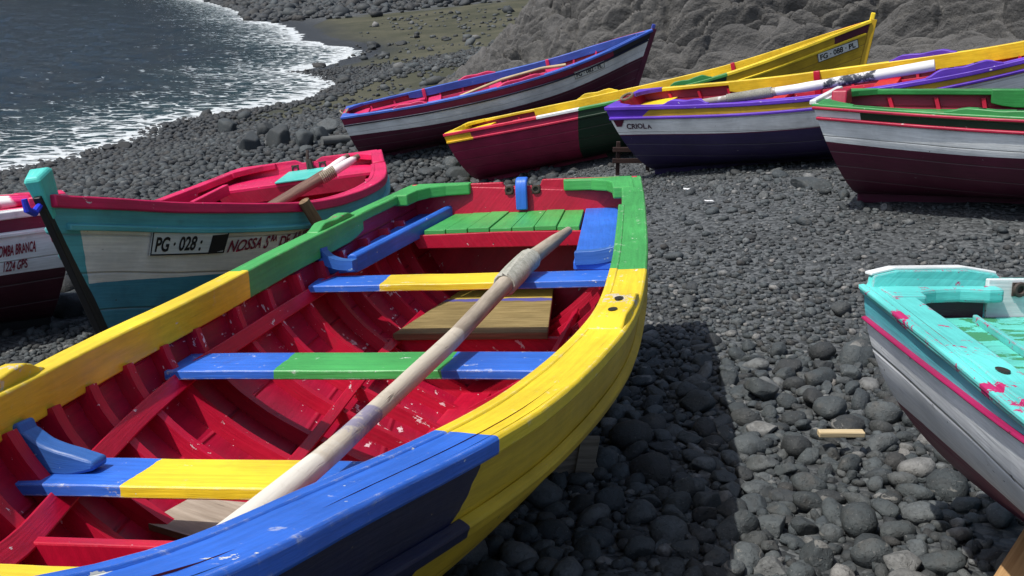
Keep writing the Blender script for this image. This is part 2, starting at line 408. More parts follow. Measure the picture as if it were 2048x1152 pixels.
def hullstrip(B, root, mat, side, dfun, w, th, t0=0.0, t1=0.99, n=60, name="rub_rail", inside=False, bevel=0.004, ti=0.03):
    """strip following the hull at depth d(u) below the sheer; outside (or inside = risers, stringers)"""
    tt = np.linspace(t0, t1, n); d = np.array([dfun(t*B.L) for t in tt]); v = B.vd(tt, d)
    N = B.nrm(tt, v, side); p = B.pt(tt, v, side)
    if inside: p = p - (ti + th/2) * N
    else: p = p + (th/2 - 0.003) * N
    T = np.gradient(p, axis=0); T /= np.linalg.norm(T, axis=1)[:, None]; U = np.cross(T, N); U /= np.linalg.norm(U, axis=1)[:, None]
    pr = np.array([(-th/2, -w/2), (th/2, -w/2*.8), (th/2, w/2*.8), (-th/2, w/2)])
    mb = MB(); mb.sweep(p, N, U, pr, u0=p[:, 0])
    return mb.build(name, mat, root, bevel=bevel, smooth=True)
def keel(B, root, mat, h=0.06, w=0.045):
    tt = np.linspace(0.0, 1.0, 50); p = B.pt(tt, 0.0, 1); vs = np.linspace(0.04, 1.0, 24)
    st = B.pt(1.0, vs, 1); path = np.concatenate([p, st]); path[:, 1] = 0
    T = np.gradient(path, axis=0); T /= np.linalg.norm(T, axis=1)[:, None]; Y = np.tile([0, 1.0, 0], (len(path), 1)); D = np.cross(T, Y)
    D *= np.where(D[:, 2:3] > 0.0, -1, 1) if False else 1
    # outward: down along the keel, forward along the stem
    sg = np.sign(D @ np.array([0.7, 0, -0.7])); D *= sg[:, None]
    hh = np.r_[np.full(50, h), np.full(24, h*0.75)]
    n = len(path); pr = np.stack([np.stack([np.full(n, -w/2), np.full(n, -.03)], 1), np.stack([np.full(n, w/2), np.full(n, -.03)], 1), np.stack([np.full(n, w/2*.8), hh], 1), np.stack([np.full(n, -w/2*.8), hh], 1)], 1)
    mb = MB(); mb.sweep(path, Y, D, pr); return mb.build("keel", mat, root, smooth=True, bevel=0.006)
def transom(B, root, mat, th=0.035, top=None, z_lift=0.0):
    vs = VV[1:]; a = B.pt(0.0, vs, 1); b_ = B.pt(0.0, vs, -1)[::-1]
    a = a * np.array([1, 1.0, 1]); poly = list(B.pt(0.0, np.array([0.0]), 1)) + list(a)
    tz = B.s(0.0)
    if top is None: top = []
    poly += [np.array([x, y, z]) for (y, z, x) in [(t_[0], t_[1], 0.0) for t_ in top]]
    poly += list(b_)
    P = np.array(poly); P[:, 0] += 0.004; P[:, 1] *= 0.992
    mb = MB(); mb.prism(P, (th, 0, 0)); return mb.build("transom", mat, root, bevel=0.004)
def thwart(B, root, mat, x0, x1, z, th=0.025, y0=None, y1=None, name="thwart", label=None, tilt=0.0, u_off=0.0):
    xm = (x0 + x1)/2
    ends = []
    a0 = -B.y_in(x0, z - th) if y0 is None else y0[0]; b0 = -B.y_in(x1, z - th) if y0 is None else y0[1]
    a1 = B.y_in(x0, z - th) if y1 is None else y1[0]; b1 = B.y_in(x1, z - th) if y1 is None else y1[1]
    n = 14; s_ = np.linspace(0, 1, n); wz = wob(n, .003, .5, int(x0*31)); mb = MB()
    path = np.stack([np.full(n, xm), (a0+b0)/2*(1-s_)+(a1+b1)/2*s_, z + wz], 1)
    hw = (x1 - x0)/2; X = np.array([1.0, 0, tilt]); X /= np.linalg.norm(X)
    sk = np.stack([(b0-a0)/2*(1-s_) + (b1-a1)/2*s_], 1)
    A = np.stack([np.ones(n), sk[:, 0]/max(hw, 1e-3), np.full(n, tilt)], 1)
    pr = np.array([(-hw, -th), (hw, -th), (hw, 0), (-hw, 0)])
    mb.sweep(path, A, np.tile([0, 0, 1.0], (n, 1)), pr, u0=path[:, 1])
    return mb.build(name, mat, root, bevel=0.003, smooth=True, label=label)
def pad(B, root, mat, side, x0, x1, w, h, cw, mats2=None, holes=0, dark=None, name="oarlock_pad", shift=0.0, label=None):
    n = 16; tt, p, N = rail_path(B, side, x0/B.L, x1/B.L, n, cw/2 - 0.010 + shift, 0.0)
    e = np.sin(np.linspace(0, np.pi, n)); pf = np.clip(e*1.9, 0.18, 1.0); dip = 1 - 0.22*np.exp(-((np.linspace(0, 1, n)-.5)/.12)**2)
    hz = h*pf*dip
    pr = np.stack([np.stack([np.full(n, -w/2), np.full(n, -.003)], 1), np.stack([np.full(n, w/2), np.full(n, -.003)], 1), np.stack([np.full(n, w/2*.92), hz], 1), np.stack([np.full(n, -w/2*.92), hz], 1)], 1)
    mb = MB(); mb.sweep(p, N, np.tile([0, 0, 1.0], (n, 1)), pr)
    o = mb.build(name, mat, root, bevel=0.004, smooth=True, label=label)
    for i in range(holes):
        q = int(n*(.36 + .3*i)); c = p[q] + np.array([0, 0, hz[q] - .004]); th = np.linspace(0, 2*np.pi, 14, endpoint=False)
        T = np.array([-N[q][1], N[q][0], 0]); hb = MB()
        hb.prism([c + .022*math.cos(a)*T + .011*math.sin(a)*N[q] for a in th], (0, 0, .0065)); hb.build("thole_hole", dark, o)
    return o
def bent(path, w, h, root, mat, name, Wdir, bevel=0.006, taper=None):
    """timber following a polyline; w along Wdir, h across it"""
    path = np.asarray(path, float)
    # resample smoothly
    L = np.r_[0, np.cumsum(np.linalg.norm(np.diff(path, axis=0), axis=1))]; q = np.linspace(0, L[-1], 18)
    P = np.stack([np.interp(q, L, path[:, i]) for i in range(3)], 1)
    for _ in range(2): P[1:-1] = (P[:-2] + 2*P[1:-1] + P[2:]) / 4
    T = np.gradient(P, axis=0); T /= np.linalg.norm(T, axis=1)[:, None]
    A = np.tile(np.asarray(Wdir, float), (18, 1)); A -= (A*T).sum(1)[:, None]*T; A /= np.linalg.norm(A, axis=1)[:, None]; Bv = np.cross(T, A)
    hh = np.full(18, h) if taper is None else h*np.interp(np.linspace(0, 1, 18), *taper)
    pr = np.stack([np.stack([np.full(18, -w/2), -hh/2], 1), np.stack([np.full(18, w/2), -hh/2], 1), np.stack([np.full(18, w/2), hh/2], 1), np.stack([np.full(18, -w/2), hh/2], 1)], 1)
    mb = MB(); mb.sweep(P, A, Bv, pr); return mb.build(name, mat, root, bevel=bevel, smooth=True)

# ------------------------------------------------------------------ lettering
def text_mesh(txt, size, sx=1.0, shear=0.0, weight=0.018):
    c = bpy.data.curves.new("lettering", 'FONT'); c.body = txt; c.size = size; c.shear = shear; c.resolution_u = 4; c.offset = weight
    o = bpy.data.objects.new("lettering_tmp", c); COL.objects.link(o)
    dg = bpy.context.evaluated_depsgraph_get(); dg.update()
    me = bpy.data.meshes.new_from_object(o.evaluated_get(dg))
    bpy.data.objects.remove(o); bpy.data.curves.remove(c)
    V = np.array([v.co[:] for v in me.vertices]).reshape(-1, 3); Fs = [list(p.vertices) for p in me.polygons]
    bpy.data.meshes.remove(me)
    V[:, 0] *= sx
    return V, Fs
def hull_text(B, parent, mat, side, pieces, u0, d0, dirn, width, height, off, name="lettering", slope=0.0, irr=0.0, weight=0.018):
    """pieces: (text, rel size, rise); fitted into width x height (m) from (u0,d0), reading along dirn in u"""
    x = 0; Vs = []; Fs = []; n = 0
    for txt, rel, rise in pieces:
        V, Fc = text_mesh(txt, rel, weight=weight)
        V = V + np.array([x, rise, 0]); x = V[:, 0].max() + 0.12*rel
        Vs.append(V); Fs += [[a+n for a in f] for f in Fc]; n += len(V)
    V = np.concatenate(Vs); x0, x1 = V[:, 0].min(), V[:, 0].max(); y1 = 0.72
    tx = (V[:, 0]-x0)/(x1-x0)*width; ty = V[:, 1]/y1*height
    if irr: qx = tx/height; tx = tx + irr*height*(vnoise(qx*1.3, V[:, 1]*1.7, 5) - .5); ty = ty*(1 + 1.6*irr*(vnoise(qx*.8, 0*qx, 7) - .5)) + irr*height*(vnoise(qx*1.1, V[:, 1]*1.3, 9) - .5)
    u = u0 + dirn*tx; d = d0 - ty + slope*tx
    rk = u  # x of a point on the hull also depends on the rake: solve for t by two fixed-point steps
    t = np.clip(u/B.L, 0, 1)
    for _ in range(6):
        p = B.hd(t, d, side); t = np.clip(t + (u - p[:, 0])/B.L, 0, 1)
    P = B.hd(t, d, side, off)
    me = bpy.data.meshes.new(name); me.from_pydata(P.tolist(), [], Fs); me.materials.append(mat); me.update()
    o = bpy.data.objects.new(name, me); COL.objects.link(o); o.parent = parent
    return o
def hull_patch(B, parent, mat, side, uc, dcs, off, name, thick=0.0, nu=12, nd=4):
    """sheet on the hull: uc=(u0,u1), dcs=(top d at u0, top at u1, bottom at u0, bottom at u1)"""
    a = np.linspace(0, 1, nu); c = np.linspace(0, 1, nd); A, C = np.meshgrid(a, c, indexing='ij')
    u = uc[0] + (uc[1]-uc[0])*A; d = (dcs[0]*(1-A)+dcs[1]*A)*(1-C) + (dcs[2]*(1-A)+dcs[3]*A)*C
    t = np.clip(u/B.L, 0, 1)
    for _ in range(6):
        p = B.hd(t, d, side); t = np.clip(t + (u - p[..., 0])/B.L, 0, 1)
    P = B.hd(t, d, side, off); mb = MB(); mb.quadgrid(P, np.stack([u, d], -1), 0)
    o = mb.build(name, mat, parent, smooth=False)
    if thick:
        md = o.modifiers.new("sheet", 'SOLIDIFY'); md.thickness = thick; md.offset = 0
    return o
def plate(B, root, side, uc, dcs, txt, dirn, pieces=None, black=None):
    o = hull_patch(B, root, M_PLATE, side, uc, dcs, 0.010, "number_plate", thick=0.004)
    mrg = 0.010
    u0, u1 = uc; H = dcs[2]-dcs[0]
    # black border
    for nm, a in (("top", ((u0, u1), (dcs[0], dcs[1], dcs[0]+.006, dcs[1]+.006))), ("bot", ((u0, u1), (dcs[2]-.006, dcs[3]-.006, dcs[2], dcs[3]))),
                  ("a", ((u0, u0+.006*(1 if u1>u0 else -1)), (dcs[0], dcs[0], dcs[2], dcs[2]))), ("b", ((u1-.006*(1 if u1>u0 else -1), u1), (dcs[1], dcs[1], dcs[3], dcs[3])))):
        hull_patch(B, o, M_BLACK, side, a[0], a[1], 0.0135, "plate_border", nu=10 if nm in ("top", "bot") else 2, nd=2)
    w = abs(u1-u0)
    ww = w*0.86 if black is None else w*0.62
    hull_text(B, o, M_BLACK, side, pieces or [(txt, 1.0, 0.0)], u0 + dirn*w*0.06, dcs[2] - H*0.20, dirn, ww, H*0.58, 0.0135, name="characters", slope=(dcs[3]-dcs[2])/w, irr=.08, weight=.030)
    if black is not None:
        hull_patch(B, o, M_BLACK, side, (u0 + dirn*w*black[0], u0 + dirn*w*black[1]), (dcs[0]+.012, dcs[1]+.012, dcs[2]-.010, dcs[3]-.012), 0.0135, "black_patch", nu=4)
    return o
def oar(name, pts, rads, mat, label, lash=(), lashmat=None, group=None, flat=None, k=14, cat="oar"):
    """pts world; an oar or spar of its own; lash: [(s0,s1,r)] rope wound round it"""
    pts = np.asarray(pts, float); L = np.r_[0, np.cumsum(np.linalg.norm(np.diff(pts, axis=0), axis=1))]
    q = np.linspace(0, L[-1], 40); P = np.stack([np.interp(q, L, pts[:, i]) for i in range(3)], 1)
    rr = np.interp(q/L[-1], *rads); fl = np.ones(40) if flat is None else np.interp(q/L[-1], *flat)
    rr = rr * (1 + wob(40, .05, .4, len(name)))
    root = empty(name, Matrix.Translation(Vector(P[0]))); props(root, label, cat, group)
    mb = MB(); mb.tube(P - P[0], rr, k, flat=fl, u0=q); o = mb.build("shaft", mat, root, smooth=True)
    for (s0, s1, r) in lash:
        nturn = max(4, int((s1-s0)*L[-1]/0.012)); a = np.linspace(s0, s1, nturn*14)*L[-1]
        C = np.stack([np.interp(a, q, P[:, i]) for i in range(3)], 1) - P[0]
        T = (P[-1]-P[0])/np.linalg.norm(P[-1]-P[0]); A = np.cross(T, (0, 0, 1)); A /= np.linalg.norm(A); Bv = np.cross(A, T)
        ph = np.linspace(0, nturn*2*np.pi, len(a)); rad = np.interp(a, q, rr)
        H = C + (rad + r*.6)[:, None]*(np.cos(ph)[:, None]*A + np.sin(ph)[:, None]*Bv)
        mb = MB(); mb.tube(H, r, 5); mb.build("rope_lashing", lashmat, root, smooth=True)
    return root

# ------------------------------------------------------------------ shared materials
M_BLACK = paint("black_paint", BLK, amt=0.0, rough=0.5, dirt=0.1)
M_PLATE = paint("plate_white", (0.66, 0.68, 0.64), amt=0.06, chip=(0.05, .04, .03), rough=0.4, dirt=0.25)
M_LETTER = paint("letter_maroon", (0.20, 0.012, 0.035), amt=0.28, chip=(.6, .6, .6), dirt=0.2, jit=0)
M_RED = paint("red_paint", RED, amt=0.14, chip=(.62, .50, .50), rough=0.38, dirt=0.30)
M_REDPLANK = paint("red_planking", (0.38, 0.004, 0.034), amt=0.17, chip=(.70, .50, .54), seam=0.105, rough=0.40, dirt=0.30)
M_DARKHOLE = paint("dark_wood_hole", (0.02, .016, .012), amt=0, dirt=0.1)
M_ROPE = wood("rope_fibre", (0.20, 0.165, 0.115), (0.33, 0.29, 0.22), grainx=60, grainv=60, crack=0.3)
M_GREYROPE = wood("grey_rope_fibre", (0.26, 0.26, 0.22), (0.42, 0.41, 0.36), grainx=60, grainv=60, crack=0.25)
M_OLDWOOD = wood("weathered_wood", (0.17, 0.14, 0.105), (0.34, 0.29, 0.23))
M_BROWN = wood("brown_pole_wood", (0.11, 0.065, 0.035), (0.24, 0.155, 0.085))
M_PINE = wood("pale_pine_wood", (0.42, 0.32, 0.18), (0.60, 0.49, 0.31), crack=0.15)
M_IRON = paint("rusty_iron", (0.05, 0.035, 0.028), amt=0.2, chip=(.16, .06, .02), rough=0.7)
BOATS = {}
def ring_bolt(root, c, r, mat):
    th = np.linspace(0, 2*np.pi, 17); mb = MB()
    P = np.stack([np.full(17, c[0]), c[1] + r*np.cos(th), c[2] + r*np.sin(th)], 1); mb.tube(P, 0.006, 6)
    mb.box(np.array(c) - np.array([.006, 0, 0]), (0.003, 0, 0), (0, r*1.25, 0), (0, 0, r*1.25))
    return mb.build("ring_bolt", mat, root, smooth=True)
T8 = [0, .12, .27, .42, .57, .72, .86, 1.0]; T4 = [0, .33, .66, 1.0]
def S(x): return np.asarray(x, float)
BN = []                                     # every boat's hull, for keeping stones out of it
# ================================================================== the big open boat in front
B = Boat((0.0927, 4.5575, 0.2591), (-100.6356, 8.0764, 4.3357), 4.7, S([0,.6,1.2,1.8,2.4,3.0,3.6,4.2,4.7])/4.7,
         [.544,.5914,.6293,.6579,.6546,.5751,.4433,.3796,.0306], S([0,1.2,2.4,3.6,4.7])/4.7, [.7998,.6865,.5857,.6137,.8801], .06, .40, H=.62, mnf=(2.6, -1.2, 0, .85, 0, 0))
MAIN = B; BN.append(B)
root = empty("rowing_boat", B.M()); props(root, "open rowing boat painted yellow, green and blue with a red ribbed inside, nearest of all", "boat", "painted fishing boats on the beach")
main_root = root
m_hull = paint("main_hull_paint", (0.60, 0.40, 0.02), [((0.006, 0.011, 0.048), [(-3.29, 1, -0.50, 0)])], amt=0.06, chip=(.45, .35, .18), seam=0.125, dirt=0.5, rough=0.42, jit=.03, ridge=0.3)  # bow layer: the gunwale's blue, darkened for the shade on the outer side
M_RIB = paint("red_rib_paint", RED, amt=.20, chip=(.70, .52, .55), grain=.7, dirt=.35)
hull(B, root, m_hull); planking(B, root, M_REDPLANK)
transom(B, root, M_RED, top=[(.19, .803), (.097, .803), (.086, .776), (-.088, .776), (-.097, .796), (-.246, .796)])
keel(B, root, m_hull)
m_gw_r = paint("main_gunwale_paint", YEL, [(GRN, [(1.83, -1, 0, 0)]), (BLU, [(-3.27, 1, 0, 0)])], amt=0.13, chip=(.62, .62, .56), grain=0.6, dirt=0.2, rough=0.40, edge=.5)
m_gw_l = paint("main_far_gunwale_paint", YEL, [(GRN, [(1.745, -1, 0, 0)]), (BLU, [(-3.35, 1, 0, 0)])], amt=0.09, chip=(.6, .55, .4), grain=0.5, dirt=0.2, rough=0.40, edge=.4)
gunwale(B, root, m_gw_r, 1, .094, th=.030); gunwale(B, root, m_gw_l, -1, .060, th=.04)
inwale(B, root, m_gw_l, -1, .060, .76, 4.3, .088); inwale(B, root, m_gw_r, 1, .094, .76, 4.3, .080)
hullstrip(B, root, m_hull, 1, lambda u: .135, .035, .022); hullstrip(B, root, m_hull, -1, lambda u: .135, .035, .022)
for x in (.32, .51, .74, .99, 1.18, 1.40, 1.63, 1.85, 2.10, 2.29, 2.49, 2.68, 2.86, 3.05, 3.24, 3.45, 3.68, 3.92, 4.15):
    rib(B, root, M_RIB, x, w=.038, h=.042, top=.845)
for s_ in (1, -1):
    hullstrip(B, root, M_RED, s_, lambda u: .205 + .055*min(max((u - 2.2)/1.1, 0), 1), .050, .022, t0=.10, t1=.90, inside=True, name="riser", ti=.052)
    hullstrip(B, root, M_RED, s_, lambda u: .50 - .02*u, .036, .022, t0=.15, t1=.80, inside=True, name="bilge_stringer", ti=.054)
mb = MB(); mb.box((1.9, 0, .075), (1.7, 0, .0), (0, .055, 0), (0, 0, .012)); mb.build("keelson", M_RED, root, bevel=.004)
# thwarts
ty = lambda a, b_: [(YEL, [(-a, 1, 0, 0), (b_, -1, 0, 0)])]
thwart(B, root, paint("thwart_blue_yellow", BLU, ty(-.30, .175), amt=.12, chip=(.62, .64, .62), jit=.012, edge=.8), 1.145, 1.385, .525, y0=(-.592, -.548), y1=(.515, .51), label="blue and yellow plank seat nearest the stern")
thwart(B, root, paint("thwart_blue_green", BLU, [(GRN, [(.285, 1, 0, 0), (.175, -1, 0, 0)])], amt=.12, chip=(.62, .64, .62), jit=.012, edge=.8), 2.115, 2.325, .448, y0=(-.615, -.582), label="blue and green plank seat amidships")
thwart(B, root, paint("thwart_blue_yellow_wide", BLU, ty(-.258, .085), amt=.11, chip=(.62, .64, .62), jit=.012, edge=.8), 2.905, 3.065, .409, y0=(-.56, -.545), label="blue and yellow plank seat towards the bow")
thwart(B, root, paint("thwart_yellow", YEL, amt=.12, chip=(.5, .42, .2), edge=.6), 3.65, 3.86, .527, label="yellow plank seat in the bow")
# low bulkhead board in front of the bow seat
yb = [(-.365, .365), (-.30, .20), (-.20, .12)]; P = [(3.20, y, z) for y, z in yb] + [(3.20, .20, .12), (3.20, .30, .20), (3.20, B.y_in(3.2, .365)-.01, .365)]
mb = MB(); mb.prism(P, (.03, 0, 0)); mb.build("bulkhead_board", M_RED, root, bevel=.004)
# stern sheets: green planked deck with a red front board, blue side benches
M_GRN = paint("green_paint", GRN, amt=.12, chip=(.55, .58, .48), grain=.8); M_BLU = paint("blue_paint", BLU, amt=.10, chip=(.55, .60, .66), grain=.5, jit=0)
mb = MB(); zz = lambda x: .662 - .085*x
n = 7
for i in range(n):
    a0, a1 = i/n, (i+1)/n - .006; yl = lambda q, f: (-.33*(1-f) + -.372*f)*(1-q) + (.292*(1-f) + .318*f)*q
    dz = .0025*((i*7) % 3 - 1)
    mb.prism([(.05, yl(a0, 0), zz(.05)+dz), (.46, yl(a0, 1), zz(.46)+dz), (.46, yl(a1, 1), zz(.46)+dz), (.05, yl(a1, 0), zz(.05)+dz)], (0, 0, -.022))
mb.build("stern_deck", M_GRN, root, bevel=.003)
mb = MB(); mb.prism([(.445, -.44, .60), (.445, -.40, .54), (.445, .33, .535), (.445, .345, .60), (.445, 0, .606)], (.024, 0, 0)); mb.build("deck_front_board", M_RED, root, bevel=.004)
zb = lambda x: .666 - .098*x
def bench(sd, inner_pts, x_end):
    xs = np.linspace(.05, x_end, 9); outer = [(x, sd*(B.y_in(x, zb(x)) - .004), zb(x)) for x in xs]; inn = [(x, y, zb(x)) for x, y in inner_pts]
    P = outer + inn[::-1]; mb = MB(); mb.prism(P, (0, 0, -.028)); return mb.build("side_bench", M_BLU, root, bevel=.004)
bench(-1, [(.05, -.345), (1.10, -.472)], 1.13); bench(1, [(.05, .298), (1.14, .370)], 1.16)
mb = MB(); mb.sweep([(.00, -.355, zb(0)+.008), (.5, -.412, zb(.5)+.010), (1.085, -.486, zb(1.085)+.012)], np.array([0, 1.0, 0]), np.array([0, 0, 1.0]), [(-.018, -.045), (.018, -.045), (.018, .018), (.008, .026), (-.008, .026), (-.018, .018)])
mb.build("bench_rim", M_BLU, root, smooth=True, bevel=.004)
M_KNEE = paint("knee_blue_paint", (0.035, 0.13, 0.42), amt=.22, chip=(.30, .42, .50), grain=1.0, dirt=.5)
def knee_path(sd, x, zt, top, reach):
    pts = []
    for z in (top, top - .05, zt + .07, zt + .042): pts.append((x, sd*(float(B.y_in(x, z)) - .016 - .012*(z < top - .06)), z))
    y0 = abs(pts[-1][1]); pts[-1] = (x, sd*(y0 - .025), zt + .035)
    return pts + [(x, sd*(y0 - .5*reach - .02), zt + .019), (x, sd*(y0 - reach - .02), zt + .017)]
bent(knee_path(-1, 1.165, .552, .635, .11), .060, .036, root, M_KNEE, "knee", (1, 0, 0)); bent(knee_path(1, 1.125, .552, .660, .165), .060, .050, root, M_KNEE, "knee", (1, 0, 0))
for sd in (-1, 1): bent(knee_path(sd, 2.985, .409, .505, .16 + .02*sd), .050, .058, root, M_KNEE, "knee", (1, 0, 0), taper=([0, .45, .8, 1], [.9, 1.1, .8, .3]))
# quarter knees over the transom, sculling bracket
for P in ([(.012, -.515), (.012, -.246), (.060, -.250), (.085, -.36), (.125, -.425), (.20, -.463), (.33, -.478)], [(.012, .515), (.012, .192), (.058, .20), (.072, .33), (.12, .405), (.19, .435), (.33, .452)]):
    poly = [(x, y, float(B.s(x/4.7)) + .004) for x, y in P]; poly.insert(0, (.33, math.copysign(.545, P[0][1]), float(B.s(.33/4.7)) + .004))
    mb = MB(); mb.prism(poly, (0, 0, -.052)); mb.build("quarter_knee", M_GRN, root, bevel=.006)
bent([(.022, 0, .805), (.060, 0, .800), (.070, 0, .76), (.068, 0, .665)], .054, .026, root, M_BLU, "sculling_bracket", (0, 1, 0))
ring_bolt(root, (.048, -.062, .758), .016, M_IRON); ring_bolt(root, (.048, .066, .758), .016, M_IRON)
M_WORNPAD_Y = paint("worn_yellow_pad", YEL, iso=.6, amt=.36, chip=(.50, .44, .32), grain=1.0); M_WORNPAD_G = paint("worn_green_pad", GRN, amt=.30, chip=(.20, .16, .10), grain=1.0)
pad(B, root, M_WORNPAD_Y, 1, 2.13, 2.50, .085, .020, .094, holes=2, dark=M_DARKHOLE)
pad(B, root, M_WORNPAD_Y, -1, 2.83, 3.22, .050, .034, .060); pad(B, root, M_WORNPAD_G, -1, 0.80, 1.16, .050, .026, .060)

M_EDGEWOOD = wood('board_edge_wood', (.12, .09, .045), (.22, .17, .09))
# loose boards and the sweep lying in it
def loose(name, P, vec, mat, label, cat, bevel=.004):
    P = np.array(P, float); c = P.mean(0); mb = MB(); mb.prism(P, vec, 0, 1)
    mb.v = [a - c for a in mb.v]
    o = mb.build(name, [mat, M_EDGEWOOD], None, bevel=bevel); o.matrix_world = B.M() @ Matrix.Translation(Vector(c)); return props(o, label, cat)
m_board = wood("floorboard_wood", (.16, .115, .040), (.31, .235, .10), [((.50, .36, .06), [(.40, -1, 0, 0)], .55), ((.09, .085, .30), [(-.385, 1, 0, 0), (.475, -1, 0, 0)], .75)], grainx=60, grainv=5, crack=.25)
FB = loose("floorboard", [(.03, -.300, .300), (1.15, -.325, .300), (1.15, .268, .300), (.03, .13, .300)], (0, 0, -.026), m_board, "olive brown loose board with a blue stripe under the stern seats", "board")
mb = MB(); mb.prism([(1.085, -.40, .272), (1.085, -.30, .20), (1.085, -.10, .17), (1.085, .12, .17), (1.085, .30, .20), (1.085, .38, .272)], (.035, 0, 0)); mb.build("floor_bearer", M_RED, root, bevel=.004)
m_ply = wood("grey_ply_wood", (.26, .205, .155), (.46, .385, .31), grainx=2.2, grainv=26, crack=.8)
loose("plywood_board", [(2.859, -.344, .250), (2.921, -.207, .250), (2.99, .03, .235), (2.72, .03, .235), (2.712, -.319, .250)], (0, 0, -.016), m_ply, "weathered grey plywood offcut lying near the bow of the front boat", "board", .002)
LW = lambda L: B.W(np.array(L, float))
m_sweep = wood("sweep_wood", (.26, .215, .165), (.43, .37, .29), [((.60, .57, .50), [(-2.36, 1, 0, 0)], .60), ((.47, .42, .34), [(-1.55, 1, 0, 0), (2.46, -1, 0, 0)], .40), ((.22, .20, .27), [(-2.18, 1, 0, 0), (2.36, -1, 0, 0)], .08)], grainx=3.5, grainv=55, crack=.6)
oar("oar", LW([(.62, .288, .617), (1.26, .215, .572), (2.22, .182, .500), (3.0, .148, .462), (3.52, .105, .440)]), ([0, .04, .065, .2, .33, .37, .55, .8, .92, 1], [.017, .020, .025, .030, .029, .0265, .0235, .0215, .028, .036]), m_sweep,
    "long grey wooden oar with white painted end lying across the seats", lash=[(.20, .335, .0075)], lashmat=M_GREYROPE, flat=([0, .8, .93, 1], [1, 1, .8, .6]))

# ================================================================== common fittings for the other boats
def seats(B, root, mat, xs, dz, w=.2, th=.034):
    for x in xs: thwart(B, root, mat, x - w/2, x + w/2, float(B.s(x/B.L)) - dz, th)
def ribs(B, root, mat, x0, x1, step, **k):
    for x in np.arange(x0, x1, step): rib(B, root, mat, float(x), **k)
def post(B, root, mat, side, x, z0, cw, w=.05, out=.0):
    t = x/B.L; y = float(B.b(t)) - cw - .024 - out; z1 = float(B.s(t)) + .012; mb = MB()
    yb_ = float(B.y_in(x, z0)) - .03
    mb.sweep([(x, side*min(yb_, y), z0), (x, side*y, z1 - .08), (x, side*(y+.012), z1)], np.array([1.0, 0, 0]), np.array([0, 1.0, 0]), [(-w/2, -.018), (w/2, -.018), (w/2, .018), (-w/2, .018)])
    return mb.build("frame_post", mat, root, bevel=.006, smooth=True)
def side_bench(B, root, mat, side, x0, x1, w, dz, name="side_bench"):
    xs = np.linspace(x0, x1, 12); z = np.array([float(B.s(x/B.L)) - dz for x in xs]); yo = np.array([float(B.y_in(x, zz_)) for x, zz_ in zip(xs, z)]) - .004
    P = [(x, side*a, c) for x, a, c in zip(xs, yo, z)] + [(x, side*max(a - w, .02), c) for x, a, c in list(zip(xs, yo, z))[::-1]]
    mb = MB(); mb.prism(P, (0, 0, -.03)); return mb.build(name, mat, root, bevel=.004)
def stern_deck(B, root, mat, x1, dz, name="stern_deck"):
    z0 = float(B.s(0)) - dz; xs = np.linspace(.05, x1, 6); yo = [float(B.y_in(x, z0)) - .004 for x in xs]
    P = [(x, a, z0) for x, a in zip(xs, yo)] + [(x, -a, z0) for x, a in list(zip(xs, yo))[::-1]]
    mb = MB(); mb.prism(P, (0, 0, -.03)); return mb.build(name, mat, root, bevel=.004)
def quarter_knees(B, root, mat, th=.04, r=.26, w=.06, cw=.07):
    for sd in (1, -1):
        b0 = float(B.b(0)); Q = [(.01, b0-.02), (.01, b0*.45), (.01+w*.9, b0*.45), (.01+w*1.3, b0 - cw - .12), (.01+w*2.3, b0 - cw - .04), (r, float(B.b(r/B.L)) - cw), (r, float(B.b(r/B.L)) - .02)]
        mb = MB(); mb.prism([(x, sd*y, float(B.s(x/B.L)) + .005) for x, y in Q], (0, 0, -th)); mb.build("quarter_knee", mat, root, bevel=.005)
def stem_head(B, root, mat, w=.05, up=.05, ln=.05):
    p = B.pt(1.0, 1.0, 1); q = B.pt(1.0, .8, 1); d = p - q; d /= np.linalg.norm(d); X = np.array([d[2], 0, -d[0]]); c = p + d*(up/2 - .04); mb = MB()
    mb.box(c - X*.012, d*(up/2 + .05), (0, w/2, 0), X*ln/2); return mb.build("stem_head", mat, root, bevel=.01)
GR = "painted fishing boats on the beach"
M_PNKIN = paint("pink_paint", (0.60, 0.03, 0.12), amt=.10, chip=(.66, .55, .56)); M_PNK = paint("magenta_paint", PNK, amt=.14, chip=(.62, .50, .50), grain=.6)
M_DREDPLANK = paint("dark_red_planking", DRED, amt=.08, chip=(.5, .35, .38), seam=.12); M_DRED = paint("dark_red_paint", DRED, amt=.08, chip=(.5, .35, .38))
M_YEL = paint("yellow_paint", YEL, amt=.07, chip=(.6, .5, .2)); M_PUR = paint("purple_paint", PUR, amt=.12, chip=(.6, .58, .66)); M_WHT = paint("white_paint", WHT, amt=.10, chip=(.35, .33, .30))
M_TRQ = paint("turquoise_paint", TRQ, amt=.10, chip=(.5, .62, .58)); M_GREEN = paint("mid_green_paint", (.035, .24, .060), amt=.12, chip=(.45, .52, .40), grain=.8)
M_BLUE = paint("cornflower_paint", (0.045, 0.12, 0.50), amt=.12, chip=(.6, .62, .7)); M_NAVY = paint("navy_line_paint", (.010, .012, .035), amt=.05); M_BLACKISH = paint("keel_shadow_paint", BLK, amt=.06, chip=(.2, .2, .2))

